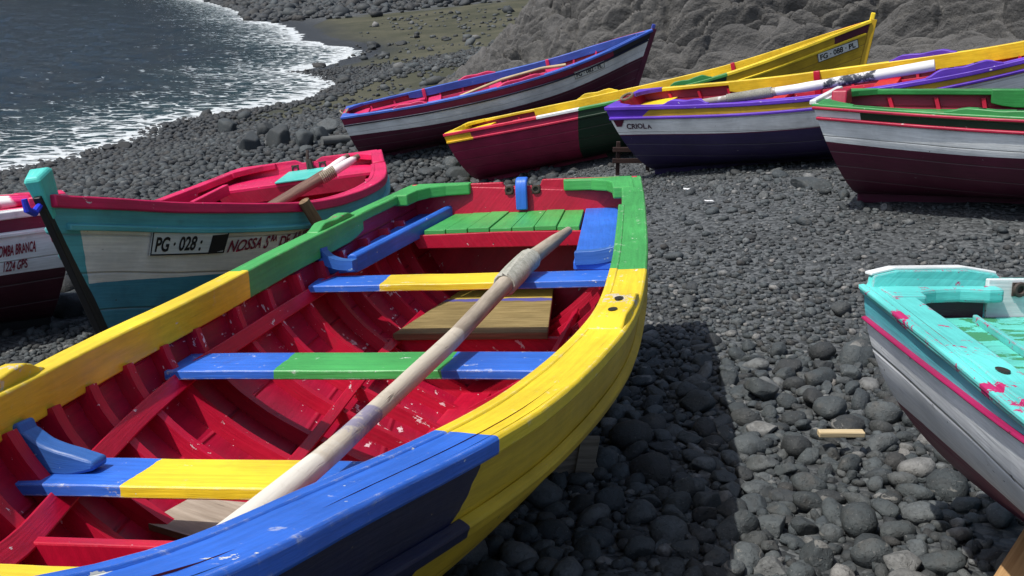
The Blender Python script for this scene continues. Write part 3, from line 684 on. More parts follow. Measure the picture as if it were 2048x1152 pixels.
# ================================================================== white and blue boat, farthest back
B = Boat((-2.354, 14.991, -0.733), (2.97, 12.14, 2.68), 4.745, T8, [.438, .576, .707, .755, .692, .591, .388, .006], T4, [.744, .711, .744, .938], .126, .444); BN.append(B); WB = B
root = empty("rowing_boat", B.M()); props(root, "white and maroon boat with blue gunwales standing farthest back, plate FG 082 PL", "boat", GR)
mh = paint("white_blue_hull_paint", (.78, .79, .78), [(MAR, [(-.302, -.0207, 1, .002)]), ((.20, .012, .045), [(.125, 0, -1, 0)]), ((.012, .012, .02), [(-4.05, 1, 0, 0), (.125, 0, -1, 0)])], amt=.04, chip=(.4, .38, .36), seam=.13, dirt=.3, rough=.5, ridge=.4)
hull(B, root, mh); planking(B, root, M_DREDPLANK); transom(B, root, M_PNKIN); keel(B, root, paint("maroon_paint", MAR, amt=.05))
for s_ in (1, -1):
    gunwale(B, root, M_BLUE, s_, .075); hullstrip(B, root, M_NAVY, s_, lambda u: .136, .028, .022); inwale(B, root, M_BLUE, s_, .075, .95, 4.5, .11)
    hullstrip(B, root, M_PNKIN, s_, lambda u: .21, .05, .022, t0=.08, t1=.92, inside=True, name="riser", ti=.052)
ribs(B, root, M_PNKIN, .35, 4.3, .36); seats(B, root, M_PNKIN, (1.35, 2.3, 3.2), .14); side_bench(B, root, M_PNKIN, 1, .2, 1.2, .2, .12); side_bench(B, root, M_PNKIN, -1, .2, 1.2, .2, .11); stern_deck(B, root, M_PNKIN, .35, .10)
quarter_knees(B, root, M_BLUE); stem_head(B, root, paint("blue_stem_paint", (.03, .05, .30), amt=.2))
for sd, a, b_ in ((1, 1.75, 2.35), (-1, 2.30, 3.0), (-1, .78, 1.28)): pad(B, root, M_PNKIN, sd, a, b_, .06, .045, .075)
post(B, root, M_PNKIN, 1, 1.2, .52, .075); post(B, root, M_PNKIN, 1, 3.15, .52, .075)
plate(B, root, -1, (3.42, 3.885), (.105, .117, .212, .226), "FG · 082 · PL", 1)
mb = MB(); th = np.linspace(0, 2*np.pi, 20); mb.tube(np.stack([.03 + .10*np.cos(th)*.6, -.05 + .12*np.sin(th), .76 + .02*np.cos(th*2)], 1), .011, 6); mb.build("mooring_rope", M_ROPE, root, smooth=True)
LW = lambda L, B=B: B.W(np.array(L, float))
oar("boat_pole", LW([(1.75, -.30, .64), (2.4, -.25, .735), (3.0, -.24, .765), (3.35, -.33, .75)]), ([0, 1], [.019, .024]), M_PINE, "pale bent pole lying inside the white and blue boat", cat="pole")

# ================================================================== red, green and yellow boat
B = Boat((-0.571, 13.265, -0.712), (-14.96, 14.27, .21), 5.309, T8, [.535, .594, .643, .704, .72, .619, .377, .006], T4, [.734, .692, .70, .89], .137, .322); BN.append(B); RY = B
root = empty("rowing_boat", B.M()); props(root, "maroon, green and yellow boat with high yellow bow and plate FG 088 PL", "boat", GR)
gl = [(DGR, [(-1.83, 1, .27, 0)]), ((.52, .33, .015), [(-3.63, 1, .35, 0)])]
mh = paint("red_yellow_hull_paint", (.23, .010, .050), [((.62, .40, .015), [(.378, -1, 0, 0), (.118, 0, -1, 0)])] + gl + [(MAR, [(-4.86, 1, .15, 0), (.135, 0, -1, 0)])], amt=.05, chip=(.45, .25, .25), seam=.13, dirt=.3, rough=.48, ridge=.4)
hull(B, root, mh); planking(B, root, M_DREDPLANK); transom(B, root, M_YEL); keel(B, root, mh)
gl2 = [((.05, .26, .06), [(-1.83, 1, 0, 0)]), (YEL, [(-3.62, 1, 0, 0)])]
mgn = paint("red_green_gunwale_paint", (.62, .02, .06), [(WHT, [(-1.28, 1, 0, 0)])] + gl2, amt=.08)
mrr = paint("red_green_rail_paint", (.50, .015, .06), [((.70, .40, .015), [(.40, -1, 0, 0)]), (DGR, [(-1.80, 1, 0, 0)]), (YEL, [(-3.6, 1, 0, 0)])], amt=.05)
gunwale(B, root, mgn, -1, .07); gunwale(B, root, M_YEL, 1, .07)
for s_ in (1, -1):
    hullstrip(B, root, mrr, s_, lambda u: .118 + .010*max(0, u-3), .030, .024); inwale(B, root, M_YEL if s_ > 0 else mgn, s_, .07, .95, 4.9, .125)
    hullstrip(B, root, M_RED, s_, lambda u: .21, .05, .022, t0=.08, t1=.92, inside=True, name="riser", ti=.052)
ribs(B, root, M_RED, .35, 4.8, .36); seats(B, root, M_YEL, (1.4, 2.4, 3.4), .14); stern_deck(B, root, M_YEL, .4, .08); quarter_knees(B, root, M_YEL); stem_head(B, root, M_YEL, up=.06)
pad(B, root, M_YEL, 1, 1.55, 2.10, .06, .055, .07); pad(B, root, M_GREEN, -1, 2.92, 3.45, .06, .06, .07)
post(B, root, M_RED, 1, 3.62, .55, .07)
plate(B, root, -1, (4.63, 5.10), (.146, .160, .256, .266), "FG · 088 · PL", 1)

# ================================================================== purple and yellow boat
B = Boat((1.253, 10.187, .028), (-27.38, 9.9, 4.27), 4.88, T8, [.485, .583, .698, .794, .737, .583, .386, .006], T4, [.756, .674, .703, .875], .231, .40); BN.append(B); PU = B
root = empty("rowing_boat", B.M()); props(root, "white boat with purple and yellow trim and CRIOLA lettered at its stern", "boat", GR)
mh = paint("purple_hull_paint", (.78, .79, .78), [((.10, .012, .05), [(-.296, .014, 1, 0)]), (NAV, [(-.306, .014, 1, 0)]), ((.50, .31, .02), [(.115, 0, -1, 0)]), ((.10, .028, .42), [(.53, -1, -1.34, 0), (.115, 0, -1, 0)])], amt=.04, chip=(.4, .38, .4), seam=.135, dirt=.3, rough=.5, ridge=.4, jit=.004)
hull(B, root, mh); planking(B, root, M_DREDPLANK); transom(B, root, M_DRED); keel(B, root, paint("dark_navy_paint", NAV, amt=.05))
mgy = paint("yellow_purple_gunwale_paint", YEL, [(PUR, [(.20, -1, 0, 0)])], amt=.08)
gunwale(B, root, M_PUR, -1, .075); gunwale(B, root, mgy, 1, .075); inwale(B, root, M_YEL, 1, .075, .92, 4.6, .125); inwale(B, root, M_PUR, -1, .075, .92, 4.6, .09)
for s_ in (1, -1):
    hullstrip(B, root, M_PUR, s_, lambda u: .119 - .008*u, .026, .024)
    hullstrip(B, root, M_RED, s_, lambda u: .22, .05, .022, t0=.08, t1=.92, inside=True, name="riser", ti=.052)
ribs(B, root, M_RED, .30, 4.4, .30); seats(B, root, M_RED, (1.45, 2.45, 3.4), .15); stern_deck(B, root, M_YEL, .40, .13); quarter_knees(B, root, M_PUR); stem_head(B, root, M_PUR)
pad(B, root, M_PUR, -1, .62, 1.08, .065, .045, .075); pad(B, root, M_PUR, -1, 2.92, 3.48, .065, .055, .075, holes=2, dark=M_DARKHOLE); pad(B, root, M_PUR, 1, 2.45, 3.05, .06, .045, .075)
post(B, root, M_RED, 1, 1.78, .45, .075, w=.06); post(B, root, M_RED, 1, 3.75, .5, .075, w=.06)
side_bench(B, root, paint("orange_paint", (.55, .10, .03), [(YEL, [(.95, -1, 0, 0)])], amt=.2, chip=(.6, .3, .2)), -1, .25, 1.35, .24, .075, name="side_bench")
hull_patch(B, root, paint("maroon_mark", (.10, .008, .03), amt=0), -1, (.075, .178), (.133, .131, .133, .131), .004, "painted_mark")
bpy.data.objects.remove([o for o in root.children if o.name.startswith("painted_mark")][0])
def trap(B, root, mat, side, q, off, name):
    a = np.linspace(0, 1, 6); A, C = np.meshgrid(a, a, indexing='ij'); u0 = q[0][0]*(1-C)+q[3][0]*C; u1 = q[1][0]*(1-C)+q[2][0]*C; u = u0*(1-A)+u1*A
    d0 = q[0][1]*(1-C)+q[3][1]*C; d1 = q[1][1]*(1-C)+q[2][1]*C; d = d0*(1-A)+d1*A; t = np.clip(u/B.L, 0, 1)
    for _ in range(6):
        p = B.hd(t, d, side); t = np.clip(t + (u - p[..., 0])/B.L, 0, 1)
    mb = MB(); mb.quadgrid(B.hd(t, d, side, off), np.stack([u, d], -1)); return mb.build(name, mat, root)
trap(B, root, MATS["maroon_mark"], -1, [(.070, .137), (.190, .134), (.147, .203), (.092, .204)], .005, "painted_mark")
hull_text(B, root, paint("letter_dark", (.05, .008, .03), amt=.03, jit=0), -1, [("CRIOL", 1.0, 0), ("A", .8, 0)], .200, .226, 1, .265, .052, .004, irr=.14, weight=.026)
mb = MB(); th = np.linspace(0, 2*np.pi, 24); mb.tube(np.stack([.06 + .10*np.cos(th)*.5, -.02 + .10*np.sin(th), .765 + .015*np.sin(th)], 1), .014, 7); mb.build("mooring_rope", wood("dark_rope", (.10, .08, .06), (.2, .16, .12), grainx=60, grainv=60), root, smooth=True)
LW = lambda L, B=B: B.W(np.array(L, float))
m_spar = wood("white_spar_paint", (.66, .65, .66), (.78, .78, .78), [((.28, .25, .22), [(.80, -1, 0, 0)], .3), ((.04, .045, .06), [(-1.18, 1, 0, 0), (1.62, -1, 0, 0)], .10)], grainx=2, grainv=20, crack=.2)
oar("spar", LW([(.92, -.60, .705), (1.9, -.665, .735), (2.98, -.62, .782)]), ([0, .3, 1], [.026, .038, .047]), m_spar, "thick white painted spar with flaking black patch lying along the purple gunwale", lash=[(.16, .36, .006)], lashmat=M_GREYROPE, cat="spar")

# ================================================================== green and white boat at the right
B = Boat((2.172, 6.789, .533), (-28.92, 4.7, .79), 4.939, T8, [.424, .582, .703, .722, .71, .601, .377, .006], T4, [.662, .583, .583, .81], .211, .40); BN.append(B); GN = B
root = empty("rowing_boat", B.M()); props(root, "white and maroon boat with green inside and red rails at the right edge", "boat", GR)
mh = paint("green_hull_paint", (.76, .79, .79), [(MAR, [(-.245, -.030, 1, .026)]), ((.006, .035, .014), [(.088, 0, -1, 0)]), ((.76, .79, .79), [(.302, -1, .15, 0), (.088, 0, -1, 0)])], amt=.04, chip=(.45, .44, .42), seam=.105, dirt=.3, rough=.5, ridge=.7, jit=.004)
hull(B, root, mh); planking(B, root, M_DREDPLANK); transom(B, root, M_WHT); keel(B, root, paint("maroon_paint", MAR, amt=.05))
M_RAIL = paint("rail_red_paint", (.42, .015, .055), amt=.16, chip=(.62, .55, .52))
for s_ in (1, -1):
    gunwale(B, root, M_GREEN, s_, .085); hullstrip(B, root, M_RAIL, s_, lambda u: .022, .020, .026); hullstrip(B, root, M_RAIL, s_, lambda u: .090, .020, .020)
    inwale(B, root, M_GREEN, s_, .085, .95, 4.6, .115); hullstrip(B, root, M_DRED, s_, lambda u: .21, .05, .022, t0=.08, t1=.92, inside=True, name="riser", ti=.052)
ribs(B, root, M_RED, .30, 4.5, .30); seats(B, root, M_GREEN, (1.35, 2.3, 3.3), .12); side_bench(B, root, M_GREEN, 1, .12, 2.1, .22, .135); side_bench(B, root, M_GREEN, -1, .12, 1.3, .30, .045)
quarter_knees(B, root, M_GREEN); stem_head(B, root, M_GREEN); pad(B, root, M_GREEN, -1, .80, 1.40, .07, .032, .085, holes=2, dark=M_DARKHOLE)
mb = MB(); mb.box((0.0, 0, .667), (.022, 0, 0), (0, .41, 0), (0, 0, .016)); mb.build("transom_cap", M_WHT, root, bevel=.008)
mb = MB(); mb.prism([(.04, -.04, .70), (.04, .10, .70), (.04, .13, .60), (.04, -.08, .60)], (.10, 0, 0)); mb.build("sculling_block", M_DRED, root, bevel=.01)
post(B, root, M_GREEN, 1, 1.28, .45, .085, w=.07)

# ================================================================== turquoise boat with the tall stem
B = Boat((-1.378, 7.094, .054), (268.13, 6.05, 7.87), 3.866, T8, [.522, .607, .71, .773, .707, .538, .244, .012], T4, [.655, .573, .567, .82], .12, .316); BN.append(B); TQ = B
root = empty("rowing_boat", B.M()); props(root, "turquoise and cream boat with magenta gunwale and tall stem, lettered NOSSA SRA DE AJUDA", "boat", GR)
mh = paint("turquoise_hull_paint", (.78, .74, .66), [((.055, .25, .34), [(-.070, -.100, 1, .0071)]), ((.095, .40, .43), [(.112, 0, -1, 0)]), ((.095, .40, .43), [(-3.735, 1, .14, 0)])], amt=.06, chip=(.42, .36, .30), seam=.15, dirt=.35, rough=.5, ridge=.3, grain=.7)
hull(B, root, mh); planking(B, root, M_DREDPLANK); transom(B, root, M_PNK, top=[(.10, .66), (.05, .635), (-.05, .635), (-.10, .66)]); keel(B, root, M_BLACKISH, h=.030, w=.032)  # black keel colour stands for the shadow along the stem strip
M_TEALP = paint("teal_rail_paint", (.11, .44, .46), amt=.08, chip=(.4, .5, .5))
for s_ in (1, -1):
    gunwale(B, root, M_PNK, s_, .085, th=.045); hullstrip(B, root, M_TEALP, s_, lambda u: .095 + .006*u, .026, .026); inwale(B, root, M_PNK, s_, .085, .75, 3.3, .085)
    hullstrip(B, root, M_DRED, s_, lambda u: .20, .05, .022, t0=.08, t1=.9, inside=True, name="riser", ti=.052)
ribs(B, root, M_DRED, .30, 3.5, .28); seats(B, root, M_PNK, (1.30, 2.2, 2.9), .15)
quarter_knees(B, root, M_PNK, cw=.085); side_bench(B, root, M_PNK, 1, .66, 1.15, .10, .10); side_bench(B, root, M_PNK, -1, .66, 1.15, .08, .10)
xs = np.linspace(.05, .62, 6); zd = lambda x: .575 - .045*x
yo = [float(B.y_in(x, zd(x))) - .004 for x in xs]; P = [(x, a, zd(x)) for x, a in zip(xs, yo)] + [(x, -a, zd(x)) for x, a in list(zip(xs, yo))[::-1]]
mb = MB(); mb.prism(P, (0, 0, -.026)); mb.build("stern_deck", M_PNK, root, bevel=.004)
mb = MB(); mb.prism([(.055, -.15, .587), (.055, .13, .587), (.30, .16, .577), (.64, .195, .561), (.64, -.10, .561)], (0, 0, -.013)); mb.build("stern_seat", M_TRQ, root, bevel=.004)
mb = MB(); mb.prism([(.595, -.52, .53), (.595, -.46, .44), (.595, .46, .44), (.595, .52, .53)], (.025, 0, 0)); mb.build("deck_front_board", M_DRED, root, bevel=.004)
mb = MB(); mb.sweep([(.66, -.42, .560), (1.32, -.50, .50)], np.array([0, 1.0, 0]), np.array([0, 0, 1.0]), [(-.02, -.04), (.02, -.04), (.02, .03), (-.02, .03)]); mb.build("bench_rim", M_PNK, root, bevel=.006)
ring_bolt(root, (.046, -.10, .60), .022, M_IRON); ring_bolt(root, (.046, .10, .60), .022, M_IRON)
mb = MB(); mb.tube([(.07, 0, .54), (.07, 0, .64), (.05, .01, .72)], .011, 6); mb.tube([(.075, .03, .54), (.075, .02, .66)], .016, 6); mb.build("rudder_iron", M_IRON, root, smooth=True)
pad(B, root, M_PNK, 1, .30, .72, .08, .04, .085)
p = B.pt(1.0, 1.0, 1); q = B.pt(1.0, .75, 1); d = p - q; d[1] = 0; d /= np.linalg.norm(d); X = np.array([d[2], 0, -d[0]])
mb = MB(); c = p*np.array([1, 0, 1]) - X*.035
mb.sweep([c - d*.10, c + d*.0, c + d*.052, c + d*.066], X, np.array([0, 1.0, 0]), np.array([[(-.030, -.026), (.040, -.016), (.040, .016), (-.030, .026)], [(-.045, -.036), (.042, -.024), (.042, .024), (-.045, .036)], [(-.050, -.042), (.042, -.028), (.042, .028), (-.050, .042)], [(-.042, -.034), (.036, -.022), (.036, .022), (-.042, .034)]]))
mb.build("stem_head", M_TRQ, root, bevel=.008)
mb = MB(); c = p*np.array([1, 0, 1]) + X*.05 - d*.03; mb.tube([c - X*.04, c + X*.02, c + X*.05 + d*.03, c + X*.04 + d*.065], [.011, .013, .013, .010], 8); mb.build("stem_hook", paint("hook_blue_paint", (.02, .04, .60), amt=.1), root, smooth=True)
plate(B, root, 1, (3.411, 3.065), (.124, .118, .226, .211), "PG · 028 :", -1, black=(.79, .985))
hull_text(B, root, M_LETTER, 1, [("NOSSA S", 1.0, 0), ("RA", .5, .36), (" DE AJUD", 1.0, 0), ("A", .5, .36)], 3.040, .208, -1, .46, .050, .004, slope=-.065, irr=.22, weight=.024)
LW = lambda L, B=B: B.W(np.array(L, float))
m_oar2 = wood("dark_oar_wood", (.10, .055, .045), (.20, .12, .09), [((.70, .62, .62), [(.20, -1, 0, 0), (-.035, 1, 0, 0)], .9)], crack=.3)
oar("oar", LW([(1.095, .575, .680), (1.185, .385, .595), (1.26, .153, .50), (1.36, -.20, .36)]), ([0, .1, .3, 1], [.016, .026, .029, .026]), m_oar2, "brown oar with white painted grip, right one of the lashed pair in the turquoise boat", lash=[(.20, .31, .006)], lashmat=M_ROPE, group="oars lashed together in the turquoise boat")
oar("oar", LW([(1.04, .500, .688), (1.15, .350, .600), (1.23, .120, .50), (1.32, -.22, .36)]), ([0, .1, .3, 1], [.016, .026, .029, .026]), m_oar2, "brown oar with white painted grip, left one of the lashed pair in the turquoise boat", group="oars lashed together in the turquoise boat")
a = B.W(B.hd(2.69/B.L, np.array(.012), 1, .035)); b_ = B.W(B.hd(2.55/B.L, np.array(.22), 1, .17)); dd = (b_ - a)/np.linalg.norm(b_ - a)
oar("prop_pole", [a - dd*.02, a + dd*.3, a + dd*.62], ([0, .5, 1], [.026, .030, .030]), M_BROWN, "brown wooden pole leaning on the turquoise boat beside the green gunwale", cat="pole")

# ================================================================== chipped turquoise boat, right foreground
B = Boat((1.323, 2.375, .613), (-81.5, 8.12, -2.4), 4.363, T8, [.456, .558, .686, .722, .709, .601, .376, .006], T4, [.622, .527, .549, .761], .109, .40, mnf=(2.3, -.4, 0, .92, 0, 0)); BN.append(B); TE = B
root = empty("rowing_boat", B.M()); props(root, "turquoise boat with paint flaking to magenta, cut off by the right edge", "boat", GR)
M_FLAKE = paint("flaking_turquoise_paint", (.12, .60, .56), iso=.7, edge=1.0, amt=.28, chip=(.40, .012, .11), grain=1.0, chipscale=7.0, dirt=.3); M_FLAKE2 = paint("light_flaking_turquoise_paint", (.12, .60, .56), iso=.6, edge=1.0, amt=.21, chip=(.40, .012, .11), grain=1.0, chipscale=7.0, dirt=.2)
mh = paint("teal_hull_paint", (.76, .78, .80), [((.16, .010, .05), [(-.29, 0, 1, 0)]), ((.10, .44, .50), [(.080, -.0146, -1, -.0317)])], amt=.07, chip=(.08, .10, .12), seam=.16, dirt=.35, rough=.45, ridge=.2)
hull(B, root, mh); planking(B, root, M_DREDPLANK)
transom(B, root, M_FLAKE2, th=.03, top=[(.45, .648), (.39, .661), (.20, .663), (.115, .651), (.10, .638), (-.10, .638), (-.115, .651), (-.20, .663), (-.39, .661), (-.45, .648)]); keel(B, root, mh)
M_MAGR = paint("magenta_rail_paint", (.34, .010, .085), amt=.10, chip=(.55, .30, .35))
for s_ in (1, -1):
    gunwale(B, root, M_FLAKE2, s_, .10, th=.022); hullstrip(B, root, M_MAGR, s_, lambda u: max(.0817 - .0146*u - .0317*u*u, .03), .009, .015)
    hullstrip(B, root, M_FLAKE, s_, lambda u: .006, .016, .018, name="gunwale_edge", n=90); side_bench(B, root, M_TRQ, s_, .06, 1.6, .08, .13)
for sd in (1, -1):
    b0 = .456; Q = [(.045, b0-.01), (.045, .125), (.086, .125), (.092, .17), (.078, .24), (.086, .31), (.105, .36), (.15, .37), (.15, .46)]
    mb = MB(); mb.prism([(x, sd*y, float(B.s(x/B.L)) + .006) for x, y in Q], (0, 0, -.036)); mb.build("transom_knee", M_FLAKE, root, bevel=.008)
    mb = MB(); mb.sweep([(.005, sd*.452, .650), (.005, sd*.39, .664), (.005, sd*.20, .666), (.005, sd*.113, .653)], np.array([1.0, 0, 0]), np.array([0, 0, 1.0]), [(-.012, -.003), (.022, -.003), (.022, .004), (-.012, .004)]); mb.build("transom_cap", M_WHT, root, bevel=.002)
mb = MB(); mb.box((.046, 0, .592), (.008, 0, 0), (0, .150, 0), (0, 0, .050)); mb.build("sculling_plate", paint("rusty_white_paint", WHT, amt=.20, chip=(.22, .09, .03), dirt=.8), root, bevel=.003)
mb = MB(); mb.box((.060, 0, .595), (.012, 0, 0), (0, .028, 0), (0, 0, .055)); mb.build("sculling_bracket", M_TRQ, root, bevel=.004)
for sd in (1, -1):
    mb = MB(); mb.box((.044, sd*.27, .565), (.006, 0, 0), (0, .115, 0), (0, 0, .030)); mb.build("transom_shade_board", paint("transom_shade_paint", (.055, .008, .020), amt=.05), root, bevel=.002)  # dark boards added to paint in the shade below the transom knees
ring_bolt(root, (.062, -.068, .616), .014, M_IRON); ring_bolt(root, (.062, .068, .616), .014, M_IRON)
z0 = .546; mb = MB(); mb.prism([(.06, -.36, z0), (.06, .36, z0), (.62, .44, z0 - .03), (.62, -.44, z0 - .03)], (0, 0, -.025)); mb.build("stern_deck", paint("worn_green_deck", (.13, .62, .52), amt=.45, chip=(.04, .22, .10), chipscale=5, grain=1), root, bevel=.003)
mb = MB(); mb.sweep([(.10, -.21, z0 + .006), (.62, -.345, z0 - .02)], np.array([0, 1.0, 0]), np.array([0, 0, 1.0]), [(-.007, -.01), (.007, -.01), (.007, .009), (-.007, .009)]); mb.build("deck_batten", M_FLAKE, root, bevel=.003)
seats(B, root, M_TRQ, (1.3, 2.2, 3.0), .14); ribs(B, root, M_DRED, .75, 3.9, .3)
pad(B, root, M_FLAKE2, -1, .56, 1.0, .07, .010, .10, holes=2, dark=M_DARKHOLE)

# ================================================================== white boat cut off by the left edge
B = Boat((-2.40, 5.27, .17), (209, 3.0, 6.0), 4.3, T8, [.40, .52, .62, .66, .64, .54, .34, .006], T4, [.66, .60, .60, .78], .16, .40); BN.append(B); PB = B
root = empty("rowing_boat", B.M()); props(root, "white boat with maroon band and pink inside, lettered POMBA BRANCA, at the left edge", "boat", GR)
mh = paint("pomba_hull_paint", (.74, .76, .78), [((.06, .012, .022), [(-.335, .02, 1, 0)]), ((.14, .012, .04), [(.11, 0, -1, 0)])], amt=.05, chip=(.4, .38, .36), seam=.13, dirt=.3, rough=.5, ridge=.4)
hull(B, root, mh); planking(B, root, M_DREDPLANK); transom(B, root, mh); keel(B, root, M_BLACKISH)
for s_ in (1, -1):
    gunwale(B, root, paint("white_gunwale_paint", WHT, amt=.10, chip=(.6, .1, .2)), s_, .08, th=.04); hullstrip(B, root, M_WHT, s_, lambda u: .115, .024, .024); inwale(B, root, M_PNK, s_, .08, .1, 4.0, .06)
stern_deck(B, root, M_PNK, .8, .14); seats(B, root, M_PNK, (1.3, 2.2, 3.0), .14); ribs(B, root, M_DRED, .5, 3.9, .3); quarter_knees(B, root, M_PNK)
hull_text(B, root, M_LETTER, 1, [("POMBA BRANCA", 1.0, 0)], .405, .222, -1, .185, .056, .004, slope=0, irr=.20, weight=.026)
hull_text(B, root, M_LETTER, 1, [("1224 GPS", 1.0, 0)], .375, .302, -1, .105, .050, .004, slope=0, irr=.28, weight=.024)
LW = lambda L, B=B: B.W(np.array(L, float))
m_oar3 = wood("grey_oar_wood", (.26, .22, .19), (.42, .37, .32), [((.72, .72, .72), [(.16, -1, 0, 0)], 1.0), ((.60, .02, .14), [(.09, -1, 0, 0)], 1.0)], crack=.3)
for yy, w_ in ((-.02, "nearer"), (-.16, "farther")):
    oar("oar", LW([(.20, yy, .645), (.9, yy - .02, .60), (1.9, yy - .04, .55)]), ([0, .06, .2, 1], [.016, .026, .038, .034]), m_oar3, w_ + " grey oar with pink and white tip in the boat at the left edge", group="grey oars in the boat at the left edge")
# ================================================================== the ground: one thin-plate sheet through known levels
SEA_Z = -1.9
SHORE = np.array([[-14.0, 9.0], [-12.6, 13.5], [-11.53, 17.03], [-11.04, 18.5], [-10.27, 19.81], [-9.99, 20.5], [-9.58, 21.24], [-9.25, 22.62], [-8.77, 24.17], [-9.04, 26.29], [-8.33, 28.17], [-7.42, 29.65], [-6.55, 31.17], [-6.25, 33.39], [-6.33, 36.1], [-7.31, 38.71], [-8.6, 41.0], [-8.14, 43.26], [-7.68, 47.01], [-8.39, 53.47], [-10.07, 55.26], [-12.39, 60.11], [-14.97, 70.33], [-17.26, 76.84], [-21.44, 84.65], [-24.88, 97.48], [-32.63, 118.05], [-42.56, 141.91], [-61.74, 185.47]])
CP = []
for Bq in BN:
    for f in (.02, .5, .86):
        CP.append(list(Bq.W(Bq.pt(np.array(f), np.array(0.0), 1)) - np.array([0, 0, .05])))
CP += [[a, b_, SEA_Z] for a, b_ in SHORE[::1]]
tn = np.gradient(SHORE, axis=0); tn /= np.linalg.norm(tn, axis=1)[:, None]; OUT = np.stack([-tn[:, 1], tn[:, 0]], 1)
OUT *= np.where(OUT[:, :1] > 0, -1, 1)
CP += [[a + o_[0]*7, b_ + o_[1]*7, SEA_Z - .75] for (a, b_), o_ in list(zip(SHORE, OUT))[::3]]
CP += [[-2.48, 41.0, -1.15], [-.72, 62, -.95], [-6.5, 59.8, -1.42], [2.84, 72.8, -.1], [.36, 46.3, -.79], [-1.34, 32.7, -.9], [-1.85, 24.3, -.95], [-4.36, 33.6, -1.35], [-3.5, 16, -.82], [-6.0, 12.0, -.75], [-7.0, 8.0, -.45],
       [-5.5, 3.5, .05], [2.2, 17.5, -.05], [5.4, 14.8, .65], [6.3, 11.6, 1.05], [9, 8.5, 1.7], [-6, 0, .35], [6, 0, 1.5], [0, -6, 1.1], [-12.9, 82.8, -1.3], [-16, 98, -1.0], [10, 40, 1.5], [12, 75, 1.5], [30, 100, 6], [-10, 130, 1], [-25, 170, 2], [40, 30, 5], [-60, 60, -6], [-40, 20, -5], [-90, 120, -8], [-25, 2, -3.5], [0, -40, 4], [40, -20, 7], [-40, -30, -1]]
CP = np.array(CP)
def tps_k(r2): return np.where(r2 > 1e-12, 0.5*r2*np.log(np.maximum(r2, 1e-12)), 0)
_s = 0.05
def tps_fit(C, lam):
    X = C[:, :2]*_s; n = len(X); K = tps_k(((X[:, None]-X[None])**2).sum(-1)) + lam*np.eye(n); Q = np.c_[np.ones(n), X]
    A = np.zeros((n+3, n+3)); A[:n, :n] = K; A[:n, n:] = Q; A[n:, :n] = Q.T
    return X, np.linalg.solve(A, np.r_[C[:, 2], 0, 0, 0])
TX, TW = tps_fit(CP, 2e-5)
def ground(x, y):
    x = np.asarray(x, float); y = np.asarray(y, float); sh = x.shape; q = np.stack([x.ravel(), y.ravel()], 1)*_s; out = np.empty(len(q))
    for i in range(0, len(q), 20000):
        qq = q[i:i+20000]; out[i:i+20000] = tps_k(((qq[:, None]-TX[None])**2).sum(-1)) @ TW[:-3] + TW[-3] + qq @ TW[-2:]
    z = np.clip(out, -8, 9).reshape(sh)
    return z + 0.05*(fbm(x*1.1, y*1.1, 3, 5) - .45) + .018*(fbm(x*6, y*6, 2, 8) - .4)
def shore_dist(x, y):
    q = np.stack([x.ravel(), y.ravel()], 1); best = np.full(len(q), 1e9)
    for a, b_ in zip(SHORE[:-1], SHORE[1:]):
        d = b_ - a; t = np.clip(((q - a) @ d)/(d @ d), 0, 1); best = np.minimum(best, np.hypot(*(q - a - t[:, None]*d).T))
    return best.reshape(x.shape)
def grid_obj(name, X, Y, Z, mat, attrs=None, wrap=False, smooth=True):
    n, k = X.shape; V = np.stack([X, Y, Z], -1).reshape(-1, 3); i, j = np.meshgrid(np.arange(n-1), np.arange(k-1), indexing='ij'); a = (i*k + j).ravel()
    Fq = np.stack([a, a+1, a+k+1, a+k], 1); return raw_obj(name, V, Fq, mat, attrs, smooth)
def raw_obj(name, V, Fq, mat, attrs=None, smooth=True):
    me = bpy.data.meshes.new(name); me.vertices.add(len(V)); me.vertices.foreach_set("co", np.ascontiguousarray(V, np.float32).ravel())
    k = Fq.shape[1]; me.loops.add(Fq.size); me.loops.foreach_set("vertex_index", np.ascontiguousarray(Fq, np.int32).ravel())
    me.polygons.add(len(Fq)); me.polygons.foreach_set("loop_start", np.arange(0, Fq.size, k, dtype=np.int32)); me.polygons.foreach_set("loop_total", np.full(len(Fq), k, np.int32))
    if smooth: me.polygons.foreach_set("use_smooth", np.ones(len(Fq), bool))
    me.materials.append(mat)
    for nm, val in (attrs or {}).items():
        at = me.attributes.new(nm, 'FLOAT', 'POINT'); at.data.foreach_set("value", np.ascontiguousarray(val, np.float32).ravel())
    me.update(calc_edges=True); me.validate()
    o = bpy.data.objects.new(name, me); COL.objects.link(o); return o
def polar(a0, a1, na, r0, r1, nr):
    a = np.linspace(R(a0), R(a1), na); r = np.geomspace(r0, r1, nr); A, Q = np.meshgrid(a, r, indexing='ij'); return Q*np.sin(A), Q*np.cos(A)

